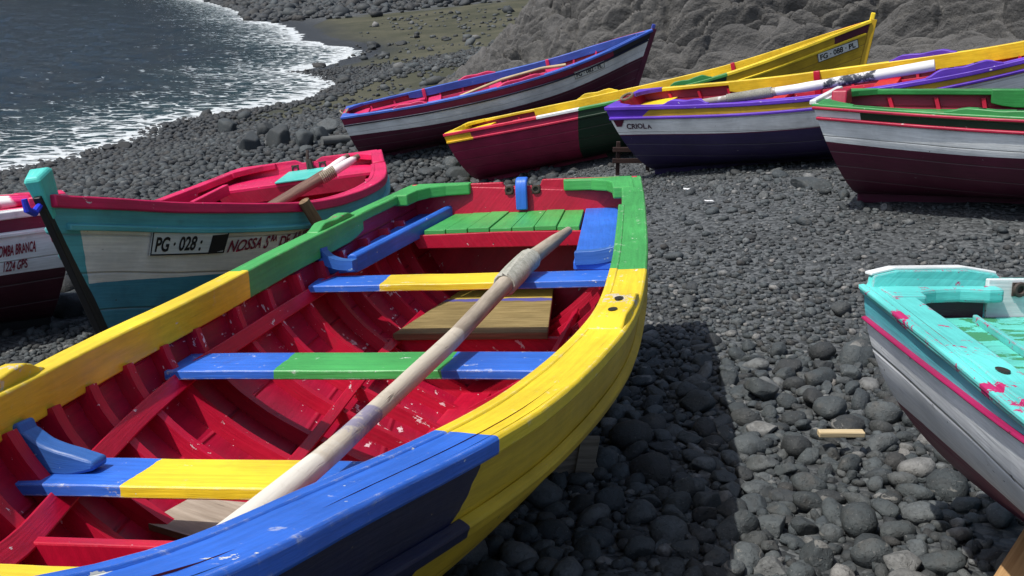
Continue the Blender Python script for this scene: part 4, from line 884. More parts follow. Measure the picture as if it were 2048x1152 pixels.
# beach material: dark volcanic gravel, olive sand farther along the bay
m, b, p = newmat("beach_gravel")
tc = b.new("ShaderNodeTexCoord"); ob = tc.outputs['Object']; at = b.new("ShaderNodeAttribute"); at.attribute_name = "sand"; sand = at.outputs['Fac']
at2 = b.new("ShaderNodeAttribute"); at2.attribute_name = "wet"; wet = at2.outputs['Fac']
vo = b.new("ShaderNodeTexVoronoi"); vo.inputs['Scale'].default_value = 42; b.l.new(ob, vo.inputs['Vector'])
vo2 = b.new("ShaderNodeTexVoronoi"); vo2.inputs['Scale'].default_value = 15; b.l.new(ob, vo2.inputs['Vector'])
sc1 = b.new("ShaderNodeSeparateColor"); b.l.new(vo.outputs['Color'], sc1.inputs[0])
g = b.mix(b.ramp(sc1.outputs[0], 0, 1), (.030, .034, .036), (.105, .113, .117)); g = b.mix(b.ramp(b.noise(ob, 1.1, 5), .4, .7, 0, .6), g, (.040, .043, .045))
sn = b.mix(b.ramp(b.noise(ob, .35, 6, .65), .35, .68), (.040, .042, .024), (.072, .069, .043)); sn = b.mix(b.ramp(b.noise(ob, 3.5, 5, .7), .60, .68, 0, .8), sn, (.03, .032, .03))
sm = b.ramp(b.math('MULTIPLY_ADD', b.math('SUBTRACT', b.noise(ob, .8, 5), .5), 1.2, sand), .4, .6)
col = b.mix(sm, g, sn); col = b.mix(b.math('MULTIPLY', wet, .65), col, (.012, .013, .013)); b.l.new(col, p.inputs['Base Color'])
bp = b.new("ShaderNodeBump"); bp.inputs['Strength'].default_value = 0.9; bp.inputs['Distance'].default_value = .015
hh = b.math('MULTIPLY', b.math('ADD', vo.outputs['Distance'], b.math('MULTIPLY', vo2.outputs['Distance'], 1.6)), -1.0); hh = b.math('MULTIPLY', hh, b.math('SUBTRACT', 1.0, b.math('MULTIPLY', sm, .8)))
b.l.new(b.math('ADD', hh, b.noise(ob, 20, 4)), bp.inputs['Height']); b.l.new(bp.outputs[0], p.inputs['Normal'])
b.l.new(b.math('MULTIPLY_ADD', wet, -.45, .85), p.inputs['Roughness']); p.inputs['Specular IOR Level'].default_value = .3
def sand_f(x, y):
    d = (x + .25*y*0 + 8.5); inland = shore_dist(x, y)
    return np.clip(sstep(y, 23.5, 27) * (1 - .95*sstep(y, 32, 34)*(1 - sstep(y, 38, 41))) * sstep(inland, .8, 2.4) * (1 - sstep(y, 74, 84)), 0, 1)*np.where(x > -14, 1, 0)
Xs, Ys = [], []
th = np.r_[np.linspace(-180, -40, 60)[:-1], np.linspace(-40, 40, 400), np.linspace(40, 180, 60)[1:]]; rr = np.geomspace(.25, 600, 420)
A_, Q_ = np.meshgrid(np.radians(th), rr, indexing='ij'); GX, GY = Q_*np.sin(A_), Q_*np.cos(A_); GZ = ground(GX, GY)
GZ = np.where(Q_ > 250, np.minimum(GZ, -2 + 0*GZ) , GZ)
beach = grid_obj("beach", GX, GY, GZ, m, {"sand": sand_f(GX, GY), "wet": 1 - sstep(GZ - SEA_Z, .05, .40)}); props(beach, kind="structure")
# small hollow at the pole of the grid is closed by a fan
mp = beach.data

# ------------------------------------------------------------------ sea
m, b, p = newmat("sea_water")
tc = b.new("ShaderNodeTexCoord"); ob = tc.outputs['Object']; at = b.new("ShaderNodeAttribute"); at.attribute_name = "shore"; sd = at.outputs['Fac']
n1 = b.noise(b.vmul(ob, (.7, 1.3, 1)), 1.0, 8, .66, 1.8); vo = b.new("ShaderNodeTexVoronoi"); vo.feature = 'DISTANCE_TO_EDGE'; vo.inputs['Scale'].default_value = 1.7
wv = b.new("ShaderNodeVectorMath"); wv.operation = 'ADD'; nz = b.new("ShaderNodeTexNoise"); nz.inputs['Scale'].default_value = 1.2; nz.inputs['Detail'].default_value = 4; b.l.new(ob, nz.inputs['Vector'])
b.l.new(b.vmul(ob, (.8, 1.3, 1)), wv.inputs[0]); b.l.new(nz.outputs['Color'], wv.inputs[1]); b.l.new(wv.outputs[0], vo.inputs['Vector'])
web = b.ramp(vo.outputs['Distance'], 0.0, .16, 1, 0)
val = b.math('ADD', b.math('MULTIPLY_ADD', web, .22, n1), b.math('MULTIPLY', b.math('SUBTRACT', b.noise(b.vmul(ob, (4, 7, 1)), 1.0, 5, .7), .5), .35))
thr = b.new("ShaderNodeFloatCurve"); cv = thr.mapping.curves[0]; cv.points[0].location = (0, .32); cv.points[1].location = (1, 1.0)
for x_, y_ in ((.03, .45), (.10, .59), (.22, .69), (.40, .78), (.7, .88)): cv.points.new(x_, y_)
thr.mapping.update(); b.l.new(b.math('DIVIDE', sd, 20.0, clamp=True), thr.inputs['Value'])
fm = b.ramp(b.math('SUBTRACT', val, thr.outputs[0]), 0.0, .10)
wcol = b.mix(b.ramp(sd, 0, 8), (.016, .050, .060), (.0025, .015, .025)); col = b.mix(fm, wcol, (.62, .66, .67)); b.l.new(col, p.inputs['Base Color'])
b.l.new(b.math('MULTIPLY_ADD', fm, .55, .17), p.inputs['Roughness']); p.inputs['IOR'].default_value = 1.33
bp = b.new("ShaderNodeBump"); bp.inputs['Strength'].default_value = 1.0; bp.inputs['Distance'].default_value = .38
h = b.math('ADD', b.math('MULTIPLY', b.noise(b.vmul(ob, (.8, 1.6, 1)), 1.0, 3, .5), .8), b.math('MULTIPLY', b.noise(b.vmul(ob, (1.9, 4.2, 1)), 1.0, 5, .65), .75)); h = b.math('MULTIPLY_ADD', b.noise(b.vmul(ob, (.22, .55, 1)), 1.0, 4, .6), 2.2, h); h = b.math('MULTIPLY_ADD', fm, .15, h)
b.l.new(h, bp.inputs['Height']); b.l.new(bp.outputs[0], p.inputs['Normal'])
a_ = np.radians(np.r_[np.linspace(-110, -40, 70)[:-1], np.linspace(-40, 2, 430)[:-1], np.linspace(2, 25, 40)]); r_ = np.r_[np.geomspace(6, 14, 30)[:-1], np.geomspace(14, 150, 640)[:-1], np.geomspace(150, 900, 60)]
A_, Q_ = np.meshgrid(a_, r_, indexing='ij'); SX, SY = Q_*np.sin(A_), Q_*np.cos(A_); SDm = shore_dist(SX, SY)
amp = .06 + .16*sstep(SDm, 1, 12)
SZ = SEA_Z + amp*(fbm(SX*.45 + 3, SY*.95, 4, 21) - .47)*2 + (.02 + .085*sstep(SDm, 1.5, 14))*(1 - np.abs(2*fbm(SX*1.1 + .7*fbm(SX*.5, SY*.5, 2, 93), SY*2.6, 4, 91) - .93)) + .05*sstep(SDm, 0, 6)*np.sin(SDm*1.1 + 4*fbm(SX*.1, SY*.1, 2, 3))
sea = grid_obj("sea", SX, SY, SZ, m, {"shore": SDm}); props(sea, kind="structure")

# ------------------------------------------------------------------ rock face behind the boats
m, b, p = newmat("cliff_rock")
tc = b.new("ShaderNodeTexCoord"); ob = tc.outputs['Object']; at = b.new("ShaderNodeAttribute"); at.attribute_name = "tint"
c1 = b.mix(at.outputs['Fac'], (.058, .058, .058), (.132, .128, .121)); c1 = b.mix(b.ramp(b.noise(ob, .7, 7, .68), .38, .68, 0, .8), c1, (.098, .096, .094)); c1 = b.mix(b.ramp(b.noise(ob, 3.2, 7, .7), .52, .72, 0, .7), c1, (.06, .057, .052))
c1 = b.mix(b.ramp(b.noise(ob, 14, 4, .7), .58, .72, 0, .4), c1, (.19, .18, .165)); b.l.new(c1, p.inputs['Base Color']); p.inputs['Roughness'].default_value = .9; p.inputs['Specular IOR Level'].default_value = .2
bp = b.new("ShaderNodeBump"); bp.inputs['Strength'].default_value = 1.0; bp.inputs['Distance'].default_value = .12
b.l.new(b.math('ADD', b.noise(ob, 3.0, 8, .65), b.math('MULTIPLY', b.noise(ob, 17, 5, .65), .3)), bp.inputs['Height']); b.l.new(bp.outputs[0], p.inputs['Normal'])
FOOT = np.array([[9, 95], [5.5, 84], [2.84, 71], [.36, 46.3], [-1.3, 32.7], [-1.75, 25.5], [-.2, 20.5], [2.6, 17.4], [5.6, 14.9], [7.0, 12.2], [9.5, 9.0], [13, 5], [17, -2]], float)
fl = np.r_[0, np.cumsum(np.hypot(*np.diff(FOOT, axis=0).T))]
def footp(u): return np.stack([hermite(fl, FOOT[:, 0], u), hermite(fl, FOOT[:, 1], u)], -1)
us = np.r_[np.linspace(0, fl[4], 150)[:-1], np.linspace(fl[4], fl[10], 640)[:-1], np.linspace(fl[10], fl[-1], 40)]
ws = np.r_[np.linspace(-1.2, 8, 300)[:-1], np.linspace(8, 30, 90)]
UU, WW = np.meshgrid(us, ws, indexing='ij'); fp = footp(us); dirs = np.stack([np.interp(us, fl, [1, 1, .97, .95, .90, .80, .60, .50, .50, .62, .75, .85, .9]), np.interp(us, fl, [.0, .05, .1, .15, .35, .55, .78, .86, .86, .78, .65, .5, .4])], 1); dirs /= np.linalg.norm(dirs, axis=1)[:, None]
slope = np.interp(us, fl, [32, 32, 30, 24, 26, 30, 38, 40, 40, 40, 40, 40, 40]); sl_ = np.radians(slope)[:, None]
ease = sstep(WW, -1, 3.5)*.75 + .25
hx = WW*np.cos(sl_); hz = np.where(WW > 0, WW*np.sin(sl_)*ease, WW*.25)
PX = fp[:, None, 0] + dirs[:, None, 0]*hx; PY = fp[:, None, 1] + dirs[:, None, 1]*hx; G0 = ground(fp[:, 0], fp[:, 1])[:, None]
PZ = G0 + hz
wx = UU + 1.3*(fbm(UU*.55, WW*.7, 3, 31) - .45) + WW*.55; wy = WW + .9*(fbm(UU*.6 + 9, WW*.8, 3, 37) - .45)
ca, sa = math.cos(-.30), math.sin(-.30); rx, ry = wx*ca - wy*sa, wx*sa + wy*ca
f1, f2, idv, fo, fx = voro(rx/1.5, ry/.36, 3); g1, g2, idg, go, gx_ = voro(rx/.75 + 5, ry/.17, 9); k1, k2, idk, ko, kx = voro(wx/2.6, wy/1.2, 15)
r2 = lambda q, s_: np.mod(q*s_, 1.0) - .5
lump = .26*(1 - np.exp(-9*(k2-k1))) + .30*ko + .30*r2(idk, 7.13)*kx + .5*(fbm(UU*.25, WW*.3, 3, 41) - .45)
lump += .13*(1 - np.exp(-13*(f2-f1))) + .22*idv + .42*fo*(.6 + r2(idv, 13.7)) + .34*r2(idv, 29.3)*fx
lump += .055*(1 - np.exp(-13*(g2-g1))) + .08*idg + .16*go*(.6 + r2(idg, 17.1)) + .12*r2(idg, 41.7)*gx_
lump += .16*(.5 - np.abs(fbm(rx*1.3, ry*3.2, 5, 43) - .47)*2.2) + .05*(fbm(rx*6, ry*12, 3, 47) - .45)
amt_ = np.interp(us, fl, [.6, .6, .6, .55, .5, .55, .9, 1.0, 1.0, 1, 1, 1, 1])[:, None]*sstep(WW, -1.2, 1.5)
lump = lump*amt_
nx = -dirs[:, None, 0]*np.sin(sl_); ny = -dirs[:, None, 1]*np.sin(sl_); nz_ = np.cos(sl_)
PX = PX + nx*lump; PY = PY + ny*lump; PZ = PZ + nz_*lump - .25*sstep(-WW, 0, 1)
cliff = grid_obj("rock_slope", PX, PY, PZ, m, {"tint": np.clip(.6*idv + .4*idg, 0, 1)}); props(cliff, kind="structure")

# ------------------------------------------------------------------ headland closing the bay (dark rock, mirrored in the water)
HX, HY = np.meshgrid(np.linspace(-420, 160, 150), np.linspace(20, 520, 110), indexing='ij')
edge = np.interp(HX, [-420, -260, -190, -120, -70, -40, -20, 0, 30, 160], [20, 60, 150, 205, 195, 165, 122, 108, 104, 104]); up = np.clip(HY - edge, -10, 200)
HZ = -2.6 + np.where(up > 0, 88*(1 - np.exp(-up/55.0)), up*.05) + sstep(up, 0, 30)*14*(fbm(HX*.03, HY*.03, 5, 51) - .45) + 3*sstep(up, 0, 8)*(fbm(HX*.2, HY*.2, 3, 55) - .45)
m, b, p = newmat("hill_rock"); tc = b.new("ShaderNodeTexCoord"); ob = tc.outputs['Object']
b.l.new(b.mix(b.ramp(b.noise(ob, .05, 8, .65), .35, .65), (.010, .012, .012), (.026, .027, .026)), p.inputs['Base Color']); p.inputs['Roughness'].default_value = .95
hills = grid_obj("hills", HX, HY, HZ, m); props(hills, kind="structure")

# ------------------------------------------------------------------ stones
m, b, p = newmat("basalt_stone")
tc = b.new("ShaderNodeNewGeometry"); ob = tc.outputs['Position']; at = b.new("ShaderNodeAttribute"); at.attribute_name = "tint"; t_ = at.outputs['Fac']
rp = b.new("ShaderNodeValToRGB"); b.l.new(t_, rp.inputs[0]); e = rp.color_ramp.elements; e[0].position = 0; e[0].color = (.030, .031, .032, 1); e[1].position = 1; e[1].color = (.26, .25, .235, 1)
for po, c in ((.35, (.036, .043, .046, 1)), (.6, (.062, .073, .077, 1)), (.80, (.105, .116, .119, 1)), (.93, (.18, .182, .178, 1))): q = e.new(po); q.color = c
hue = b.math('FRACT', b.math('MULTIPLY', t_, 37.0)); base_ = b.mix(b.ramp(hue, .70, .78, 0, .14), rp.outputs[0], (.085, .068, .052)); base_ = b.mix(b.ramp(hue, .22, .14, 0, .35), base_, (.060, .074, .084))
vn = b.ramp(b.noise(b.vmul(ob, (9, 9, 30)), 1.0, 4, .6, 1.5), .60, .64); base_ = b.mix(b.math('MULTIPLY', vn, b.math('MULTIPLY', b.math('GREATER_THAN', hue, .45), b.math('MULTIPLY', b.math('LESS_THAN', hue, .56), .7))), base_, (.22, .215, .20))
col = b.mix(b.ramp(b.noise(ob, 28, 6, .7), .42, .68, 0, .55), base_, (.030, .031, .031)); col = b.mix(b.ramp(b.noise(ob, 9, 4, .6), .55, .75, 0, .5), col, (.085, .078, .068))
col = b.mix(b.ramp(b.noise(ob, 160, 2, .5), .66, .72, 0, .5), col, (.20, .20, .195)); b.l.new(col, p.inputs['Base Color']); p.inputs['Roughness'].default_value = .72; p.inputs['Specular IOR Level'].default_value = .35
bp = b.new("ShaderNodeBump"); bp.inputs['Strength'].default_value = .7; bp.inputs['Distance'].default_value = .006
b.l.new(b.math('ADD', b.noise(ob, 30, 6, .7), b.math('MULTIPLY', b.ramp(b.noise(ob, 95, 3, .6), .5, .7), .5)), bp.inputs['Height']); b.l.new(bp.outputs[0], p.inputs['Normal'])
M_STONE = m
def stone_shape(sub, seed, rough=.10, angular=0.0):
    bm = bmesh.new(); bmesh.ops.create_icosphere(bm, subdivisions=sub, radius=1.0); V = np.array([v.co[:] for v in bm.verts]); Fc = np.array([[v.index for v in f.verts] for f in bm.faces]); bm.free()
    rs = np.random.default_rng(seed); off = rs.uniform(-50, 50, 3); P = []
    for v in V:
        a = Vector(v*.75 + off); n = mnoise.noise(a) * 1.0; n2 = mnoise.noise(Vector(v*1.9 + off)); n3 = mnoise.noise(Vector(v*4.3 + off)); P.append(1 + rough*(1.9*n + .55*n2 + (.22 + .25*angular)*n3))
    V = V*np.array(P)[:, None]
    if angular:
        for _ in range(int(7 + 6*angular)):
            d = rs.normal(size=3); d /= np.linalg.norm(d); c = rs.uniform(.50, .82); s_ = V @ d; V = V - np.maximum(s_ - c, 0)[:, None]*d*.92
    return V, Fc
SH3 = [stone_shape(3, 100+i, .15, (0, .25, .0, .5, .1, .9)[i % 6]) for i in range(18)]; SH2 = [stone_shape(2, 200+i, .16, (0, .3, .7)[i % 3]) for i in range(12)]; SH1 = [stone_shape(1, 300+i, .18) for i in range(10)]
def rand_rot(n, tilt=.35):
    yaw = RNG.uniform(0, 2*np.pi, n); a = RNG.normal(0, tilt, n); b_ = RNG.normal(0, tilt, n); cy, sy, ca, sa, cb, sb = np.cos(yaw), np.sin(yaw), np.cos(a), np.sin(a), np.cos(b_), np.sin(b_)
    Z = np.zeros(n); O = np.ones(n)
    Rz = np.array([[cy, -sy, Z], [sy, cy, Z], [Z, Z, O]]); Rx = np.array([[O, Z, Z], [Z, ca, -sa], [Z, sa, ca]]); Ry = np.array([[cb, Z, sb], [Z, O, Z], [-sb, Z, cb]])
    mv = lambda A: A.transpose(2, 0, 1); return mv(Rx) @ mv(Ry) @ mv(Rz) if False else np.einsum('nij,njk,nkl->nil', mv(Rx), mv(Ry), mv(Rz))
def stones_mesh(name, P, S3, RT, tint, shapes, mat):
    """one mesh of many stones: P centres, S3 semi-axes, RT rotations"""
    Vs, Fs, Ts = [], [], []; n0 = 0; pick = RNG.integers(0, len(shapes), len(P))
    for k, (V, Fc) in enumerate(shapes):
        i = np.where(pick == k)[0]
        if not len(i): continue
        W_ = np.einsum('nij,nvj->nvi', RT[i], V[None]*S3[i][:, None]) + P[i][:, None]; nv = len(V)
        Fs.append((Fc[None] + (np.arange(len(i))*nv)[:, None, None]).reshape(-1, 3) + n0); Vs.append(W_.reshape(-1, 3)); Ts.append(np.repeat(tint[i], nv)); n0 += len(i)*nv
    return raw_obj(name, np.concatenate(Vs), np.concatenate(Fs), mat, {"tint": np.concatenate(Ts)})
def clear_of_boats(P, r):
    ok = np.ones(len(P), bool)
    for Bq in BN:
        L = Bq.toloc(P); zh, ins = Bq.zhull(L[:, 0], L[:, 1]); ok &= ~(ins & (L[:, 2] + r > zh - .02))
        ok &= ~((np.abs(L[:, 1]) < .05 + r) & (L[:, 0] > -.05) & (L[:, 0] < Bq.L*.9) & (L[:, 2] + r > -.06))
    return ok
def in_view(P, mx=260, my=200):
    u, v, z = proj(P); return (z > .3) & (u > -mx) & (u < 2048 + mx) & (v > -my) & (v < 1152 + my)
def visible_depth(P): return proj(P)[2]
def tints(n, hi=.07):
    t = RNG.normal(.535, .19, n); k = RNG.random(n); t = np.where(k < hi, RNG.uniform(.8, .97, n), t); t = np.where(k > .93, RNG.uniform(.05, .2, n), t); return np.clip(t, 0, 1)
class Dart:
    def __init__(s, cell): s.c = cell; s.d = {}
    def ok(s, x, y, r, f):
        i, j = int(math.floor(x/s.c)), int(math.floor(y/s.c))
        for a in (i-1, i, i+1):
            for b_ in (j-1, j, j+1):
                for (X, Y, Q) in s.d.get((a, b_), ()):
                    if (X-x)**2 + (Y-y)**2 < ((Q+r)*f)**2: return False
        return True
    def add(s, x, y, r): s.d.setdefault((int(math.floor(x/s.c)), int(math.floor(y/s.c))), []).append((x, y, r))
# --- coarse cobbles in front (to about 5 m), thinning out into gravel
cand = []; D = Dart(.24)
def coarse_w(P): 
    d = visible_depth(P); return 1 - sstep(d + 1.1*(fbm(P[:, 0]*1.3, P[:, 1]*1.3, 3, 61) - .45), 4.0, 4.9)
for rmin, rmax, ntry, f in ((.062, .082, 110, .93), (.045, .062, 2400, .88), (.030, .048, 11000, .84), (.018, .030, 26000, .82)):
    x = RNG.uniform(-3.4, 3.6, ntry); y = RNG.uniform(.7, 6.2, ntry); r = RNG.uniform(rmin, rmax, ntry); z = ground(x, y); P = np.stack([x, y, z], 1)
    keep = in_view(P) & (RNG.random(ntry) < coarse_w(P)) & clear_of_boats(P + np.array([0, 0, .3*1])*r[:, None], r*.55)
    for i in np.where(keep)[0]:
        if D.ok(x[i], y[i], r[i], f): D.add(x[i], y[i], r[i]); cand.append((x[i], y[i], z[i], r[i]))
cand = np.array(cand); print("coarse stones", len(cand))
n = len(cand); r = cand[:, 3]; S3 = np.stack([r*RNG.uniform(1.0, 1.28, n), r*RNG.uniform(.80, 1.0, n), r*RNG.uniform(.52, .82, n)], 1); RT = rand_rot(n, .28); tn_ = tints(n)
P = cand[:, :3] + np.stack([0*r, 0*r, S3[:, 2]*.45 + RNG.uniform(-.2, .35, n)*r], 1)
# the 300 that show largest are things of their own
u, v, z = proj(P); inside = (u > 0) & (u < 2048) & (v > 0) & (v < 1152)
hid = np.zeros(n, bool)
size = np.where(inside, r/np.maximum(z, .3), 0)
# stones hidden by the front boat's hull are not among them: a straight line to the camera that enters its outline
for Bq in (MAIN, TE, TQ):
    for f in np.linspace(.03, .97, 26):
        Q = P*(1-f) + CAM*f; L = Bq.toloc(Q); t = np.clip(L[:, 0]/Bq.L, 0, 1); hid |= (L[:, 0] > 0) & (L[:, 0] < Bq.L) & (np.abs(L[:, 1]) < Bq.b(t)) & (L[:, 2] < Bq.s(t)) & (L[:, 2] > 0)
size[hid] = 0
order = np.argsort(-size); big = order[:298]; big = big[size[big] > 0]; rest = np.setdiff1d(np.arange(n), big)
stone_meshes = []
for k, (V, Fc) in enumerate(SH3):
    for q in range(2):
        me = raw_obj("cobble_tmp", V, Fc, M_STONE, {"tint": np.full(len(V), float(tints(1, .06)[0]))}); stone_meshes.append(me.data); bpy.data.objects.remove(me)
for i in big:
    o = bpy.data.objects.new("cobble", stone_meshes[int(RNG.integers(0, len(stone_meshes)))]); COL.objects.link(o)
    M = Matrix([[*(RT[i][a]*S3[i]), P[i][a]] for a in range(3)] + [[0, 0, 0, 1]]); o.matrix_world = M
    props(o, "dark grey rounded cobble lying among the others on the beach", "cobble", "cobbles on the beach")
cob = stones_mesh("cobbles", P[rest], S3[rest], RT[rest], tn_[rest], SH2, M_STONE); props(cob, "dark rounded volcanic cobbles filling the gaps between the larger ones", "cobbles", kind="stuff")
# --- gravel: small stones between and beyond
def jitter_field(x0, x1, y0, y1, step):
    gx, gy = np.meshgrid(np.arange(x0, x1, step), np.arange(y0, y1, step), indexing='ij'); return gx.ravel() + RNG.uniform(-.5, .5, gx.size)*step, gy.ravel() + RNG.uniform(-.5, .5, gx.size)*step
def scatter(name, x, y, r, wt, shapes, label, cat, hi=.04, sink=.4, flat=(.5, .8), dark=0.0):
    P = np.stack([x, y, ground(x, y)], 1); k = in_view(P) & (RNG.random(len(x)) < wt) & (P[:, 2] > SEA_Z - .05); P, r = P[k], r[k]
    k = clear_of_boats(P, r*.7); P, r = P[k], r[k]; n = len(P); S3 = np.stack([r*RNG.uniform(1, 1.3, n), r*RNG.uniform(.8, 1, n), r*RNG.uniform(*flat, n)], 1)
    P = P + np.stack([0*r, 0*r, S3[:, 2]*sink], 1); t = tints(n, hi); w = 1 - sstep(P[:, 2] - SEA_Z, .1, .45); t = np.clip(t*(1 - .55*w) - dark, 0, 1)
    print(name, n); return props(stones_mesh(name, P, S3, rand_rot(n, .3), t, shapes, M_STONE), label, cat, kind="stuff")
x, y = jitter_field(-2.5, 3.6, .8, 5.6, .042); d = visible_depth(np.stack([x, y, ground(x, y)], 1)); scatter("pebbles", x, y, RNG.uniform(.010, .026, len(x)), np.where(d < 5.5, .9, .3), SH1, "small dark pebbles wedged between the cobbles near the boats", "pebbles")
x, y = jitter_field(-1.5, 6.5, 4.2, 12.5, .052); d = visible_depth(np.stack([x, y, ground(x, y)], 1)); dens = sstep(d, 4.2, 5.2)*(.35 + .65*sstep(fbm(x*1.0, y*1.0, 3, 71), .38, .55)); scatter("gravel", x, y, RNG.uniform(.007, .020, len(x)) + .018*(RNG.random(len(x)) < .06), dens, SH1, "fine dark volcanic gravel between the front boats and the row behind", "gravel", hi=.07)
x, y = jitter_field(-1.5, 6.5, 4.2, 12.5, .16); scatter("beach_stones", x, y, np.minimum(RNG.gamma(2.2, .013, len(x)) + .012, .058), .10 + .40*sstep(fbm(x*.9+4, y*.9, 3, 73), .46, .60), SH2, "scattered grey stones on the gravel in front of the boat row", "stones", hi=.06)
x, y = jitter_field(-9.5, .6, 5.0, 15.0, .088); scatter("shingle", x, y, RNG.gamma(5, .0085, len(x)) + .008, np.full(len(x), .95), SH1, "dark rounded shingle between the turquoise boat and the water", "shingle", hi=.04, dark=.20)
x, y = jitter_field(-13, .5, 15.0, 41.0, .140); scatter("shingle_bank", x, y, RNG.uniform(.04, .095, len(x)), np.full(len(x), .93)*(shore_dist(x, y) < 9)*(1 - .93*sand_f(x, y)), SH1, "dark shingle bank along the foam line farther down the beach", "shingle", hi=.012, dark=.24)
x, y = jitter_field(-9, 1.5, 26, 75, .42); scatter("sand_pebbles", x, y, RNG.gamma(2.2, .035, len(x)) + .04, .10 + .5*sstep(fbm(x*.35, y*.35, 3, 77), .48, .62)*(1 - sstep(y, 36, 50)), SH1, "dark pebbles strewn over the olive sand", "pebbles", hi=.0)
x, y = jitter_field(-62, 6, 74, 135, .50); w_ = (shore_dist(x, y) < 22)*(.9*sstep(y, 76, 88)); scatter("shore_rocks", x, y, RNG.gamma(2.6, .065, len(x)) + .11, w_, SH2, "heap of dark boulders along the far shore of the bay", "rocks", hi=.04, dark=.32, flat=(.6, .9))
x, y = jitter_field(-2.6, 2.2, 17.5, 24.5, .30); scatter("talus_stones", x, y, RNG.gamma(2.5, .05, len(x)) + .04, np.full(len(x), .35), SH2, "grey rubble at the foot of the rock slope behind the white boat", "stones")

# --- boulders one can tell apart
def boulder(x, y, sx, sy, sz, tint, label, seed, yaw=0., ang=.5, lift=.35, cat="boulder", name="boulder"):
    V, Fc = stone_shape(4, seed, .13, ang); c, s_ = math.cos(yaw), math.sin(yaw); V = V*np.array([sx, sy, sz]); V = V @ np.array([[c, s_, 0], [-s_, c, 0], [0, 0, 1]])
    o = raw_obj(name, V, Fc, M_STONE, {"tint": np.full(len(V), tint)}); o.location = (x, y, float(ground(np.array([x]), np.array([y]))[0]) + sz*lift); return props(o, label, cat, "boulders on the beach" if name == "boulder" else None)
def onground(u, v):
    """ground point seen at picture point (u, v)"""
    d = FWD + np.array([1, 0, 0])*(u-1024)/F_PX - UPV*(v-576)/F_PX; ks = np.geomspace(1.2, 90, 900); Q = CAM + ks[:, None]*d; gz_ = ground(Q[:, 0], Q[:, 1]); i = np.argmax(Q[:, 2] < gz_); return Q[i]

for (u, v, w, h, tint, lab, seed, ang) in (
    (497, 292, 24, 20, .22, "black angular boulder, front one of the group on the shingle behind the turquoise boat", 1, .7),
    (456, 258, 20, 14, .45, "dark flat topped boulder standing alone on the shingle left of the boulder group", 2, .9),
    (532, 264, 18, 15, .25, "dark upright boulder at the back left of the boulder group", 3, .4),
    (562, 282, 30, 20, .28, "large dark low boulder in the middle of the boulder group", 4, .4),
    (606, 285, 21, 17, .55, "rounded mid grey boulder right of the large dark one", 5, .1),
    (636, 276, 22, 16, .60, "rounded grey brown boulder near the stern of the white and blue boat", 6, .2),
    (655, 262, 22, 18, .72, "pale grey pointed boulder topping the boulder group", 7, .9),
    (611, 303, 13, 8, .60, "small grey brown boulder in front of the boulder group", 8, .3),
    (216, 300, 13, 8, .10, "wet black rock in the foam, left of a pair at the water's edge", 9, .4),
    (247, 296, 13, 8, .10, "wet black rock in the foam, right of a pair at the water's edge", 10, .4),
    (906, 336, 24, 13, .58, "rounded grey boulder under the stern of the maroon and green boat", 11, .2),
    (917, 352, 22, 10, .45, "flat grey boulder in front of another below the maroon stern", 12, .4),
    (862, 347, 26, 8, .45, "broad low dark slab left of the maroon stern", 13, .3),
    (1622, 372, 34, 12, .50, "broad low dark rock between the purple boat and the green boat", 14, .1),
    (692, 163, 14, 7, .35, "oval dark boulder at the edge of the foam beyond the white and blue boat", 15, .1),
    (745, 97, 10, 6, .25, "black boulder on the olive sand, left one of two", 16, .5),
    (802, 88, 10, 4, .25, "black flat boulder on the olive sand, right one of two", 17, .5),
    (985, 92, 9, 6, .25, "black boulder where the olive sand meets the rock slope", 18, .5)):
    q = onground(u, v + h*.6); d = (q - CAM) @ FWD; k = d/F_PX
    boulder(q[0], q[1] + w*k*.3, w*k*1.2, w*k*.95, h*k*1.35, tint, lab, 500 + seed, yaw=seed*1.3, ang=ang*.28, lift=.6)
for (u, v, w, h, tint, lab, seed) in ((1527, 866, 40, 17, .93, "pale grey flat stone on the dark cobbles left of the wood offcut", 31), (1405, 935, 27, 22, .80, "light grey pointed stone on the cobbles beside the front boat's shadow", 32), (1518, 990, 42, 16, .72, "grey slab like angular stone at the bottom among the cobbles", 33),
    (1805, 1135, 46, 26, .90, "pale speckled rough stone at the bottom edge", 34), (455, 320, 9, 6, 1.0, "white pebble on the dark shingle behind the turquoise boat's stern", 35), (272, 328, 7, 6, .97, "yellowish white pebble on the dark shingle near the tall stem", 36)):
    q = onground(u, v + h*.6); d = (q - CAM) @ FWD; k = d/F_PX
    boulder(q[0], q[1] + w*k*.3, w*k, w*k*.8, h*k*1.1, tint, lab, 500 + seed, yaw=seed*.7, ang=.9, lift=.75, cat="stone", name="pale_stone")
M_SHADETIM = wood('shaded_timber', (.022, .012, .011), (.05, .028, .024)); M_LOG = wood('grey_log_wood', (.07, .075, .075), (.14, .145, .14))  # trestle timber: shade under the stern is put into its colour
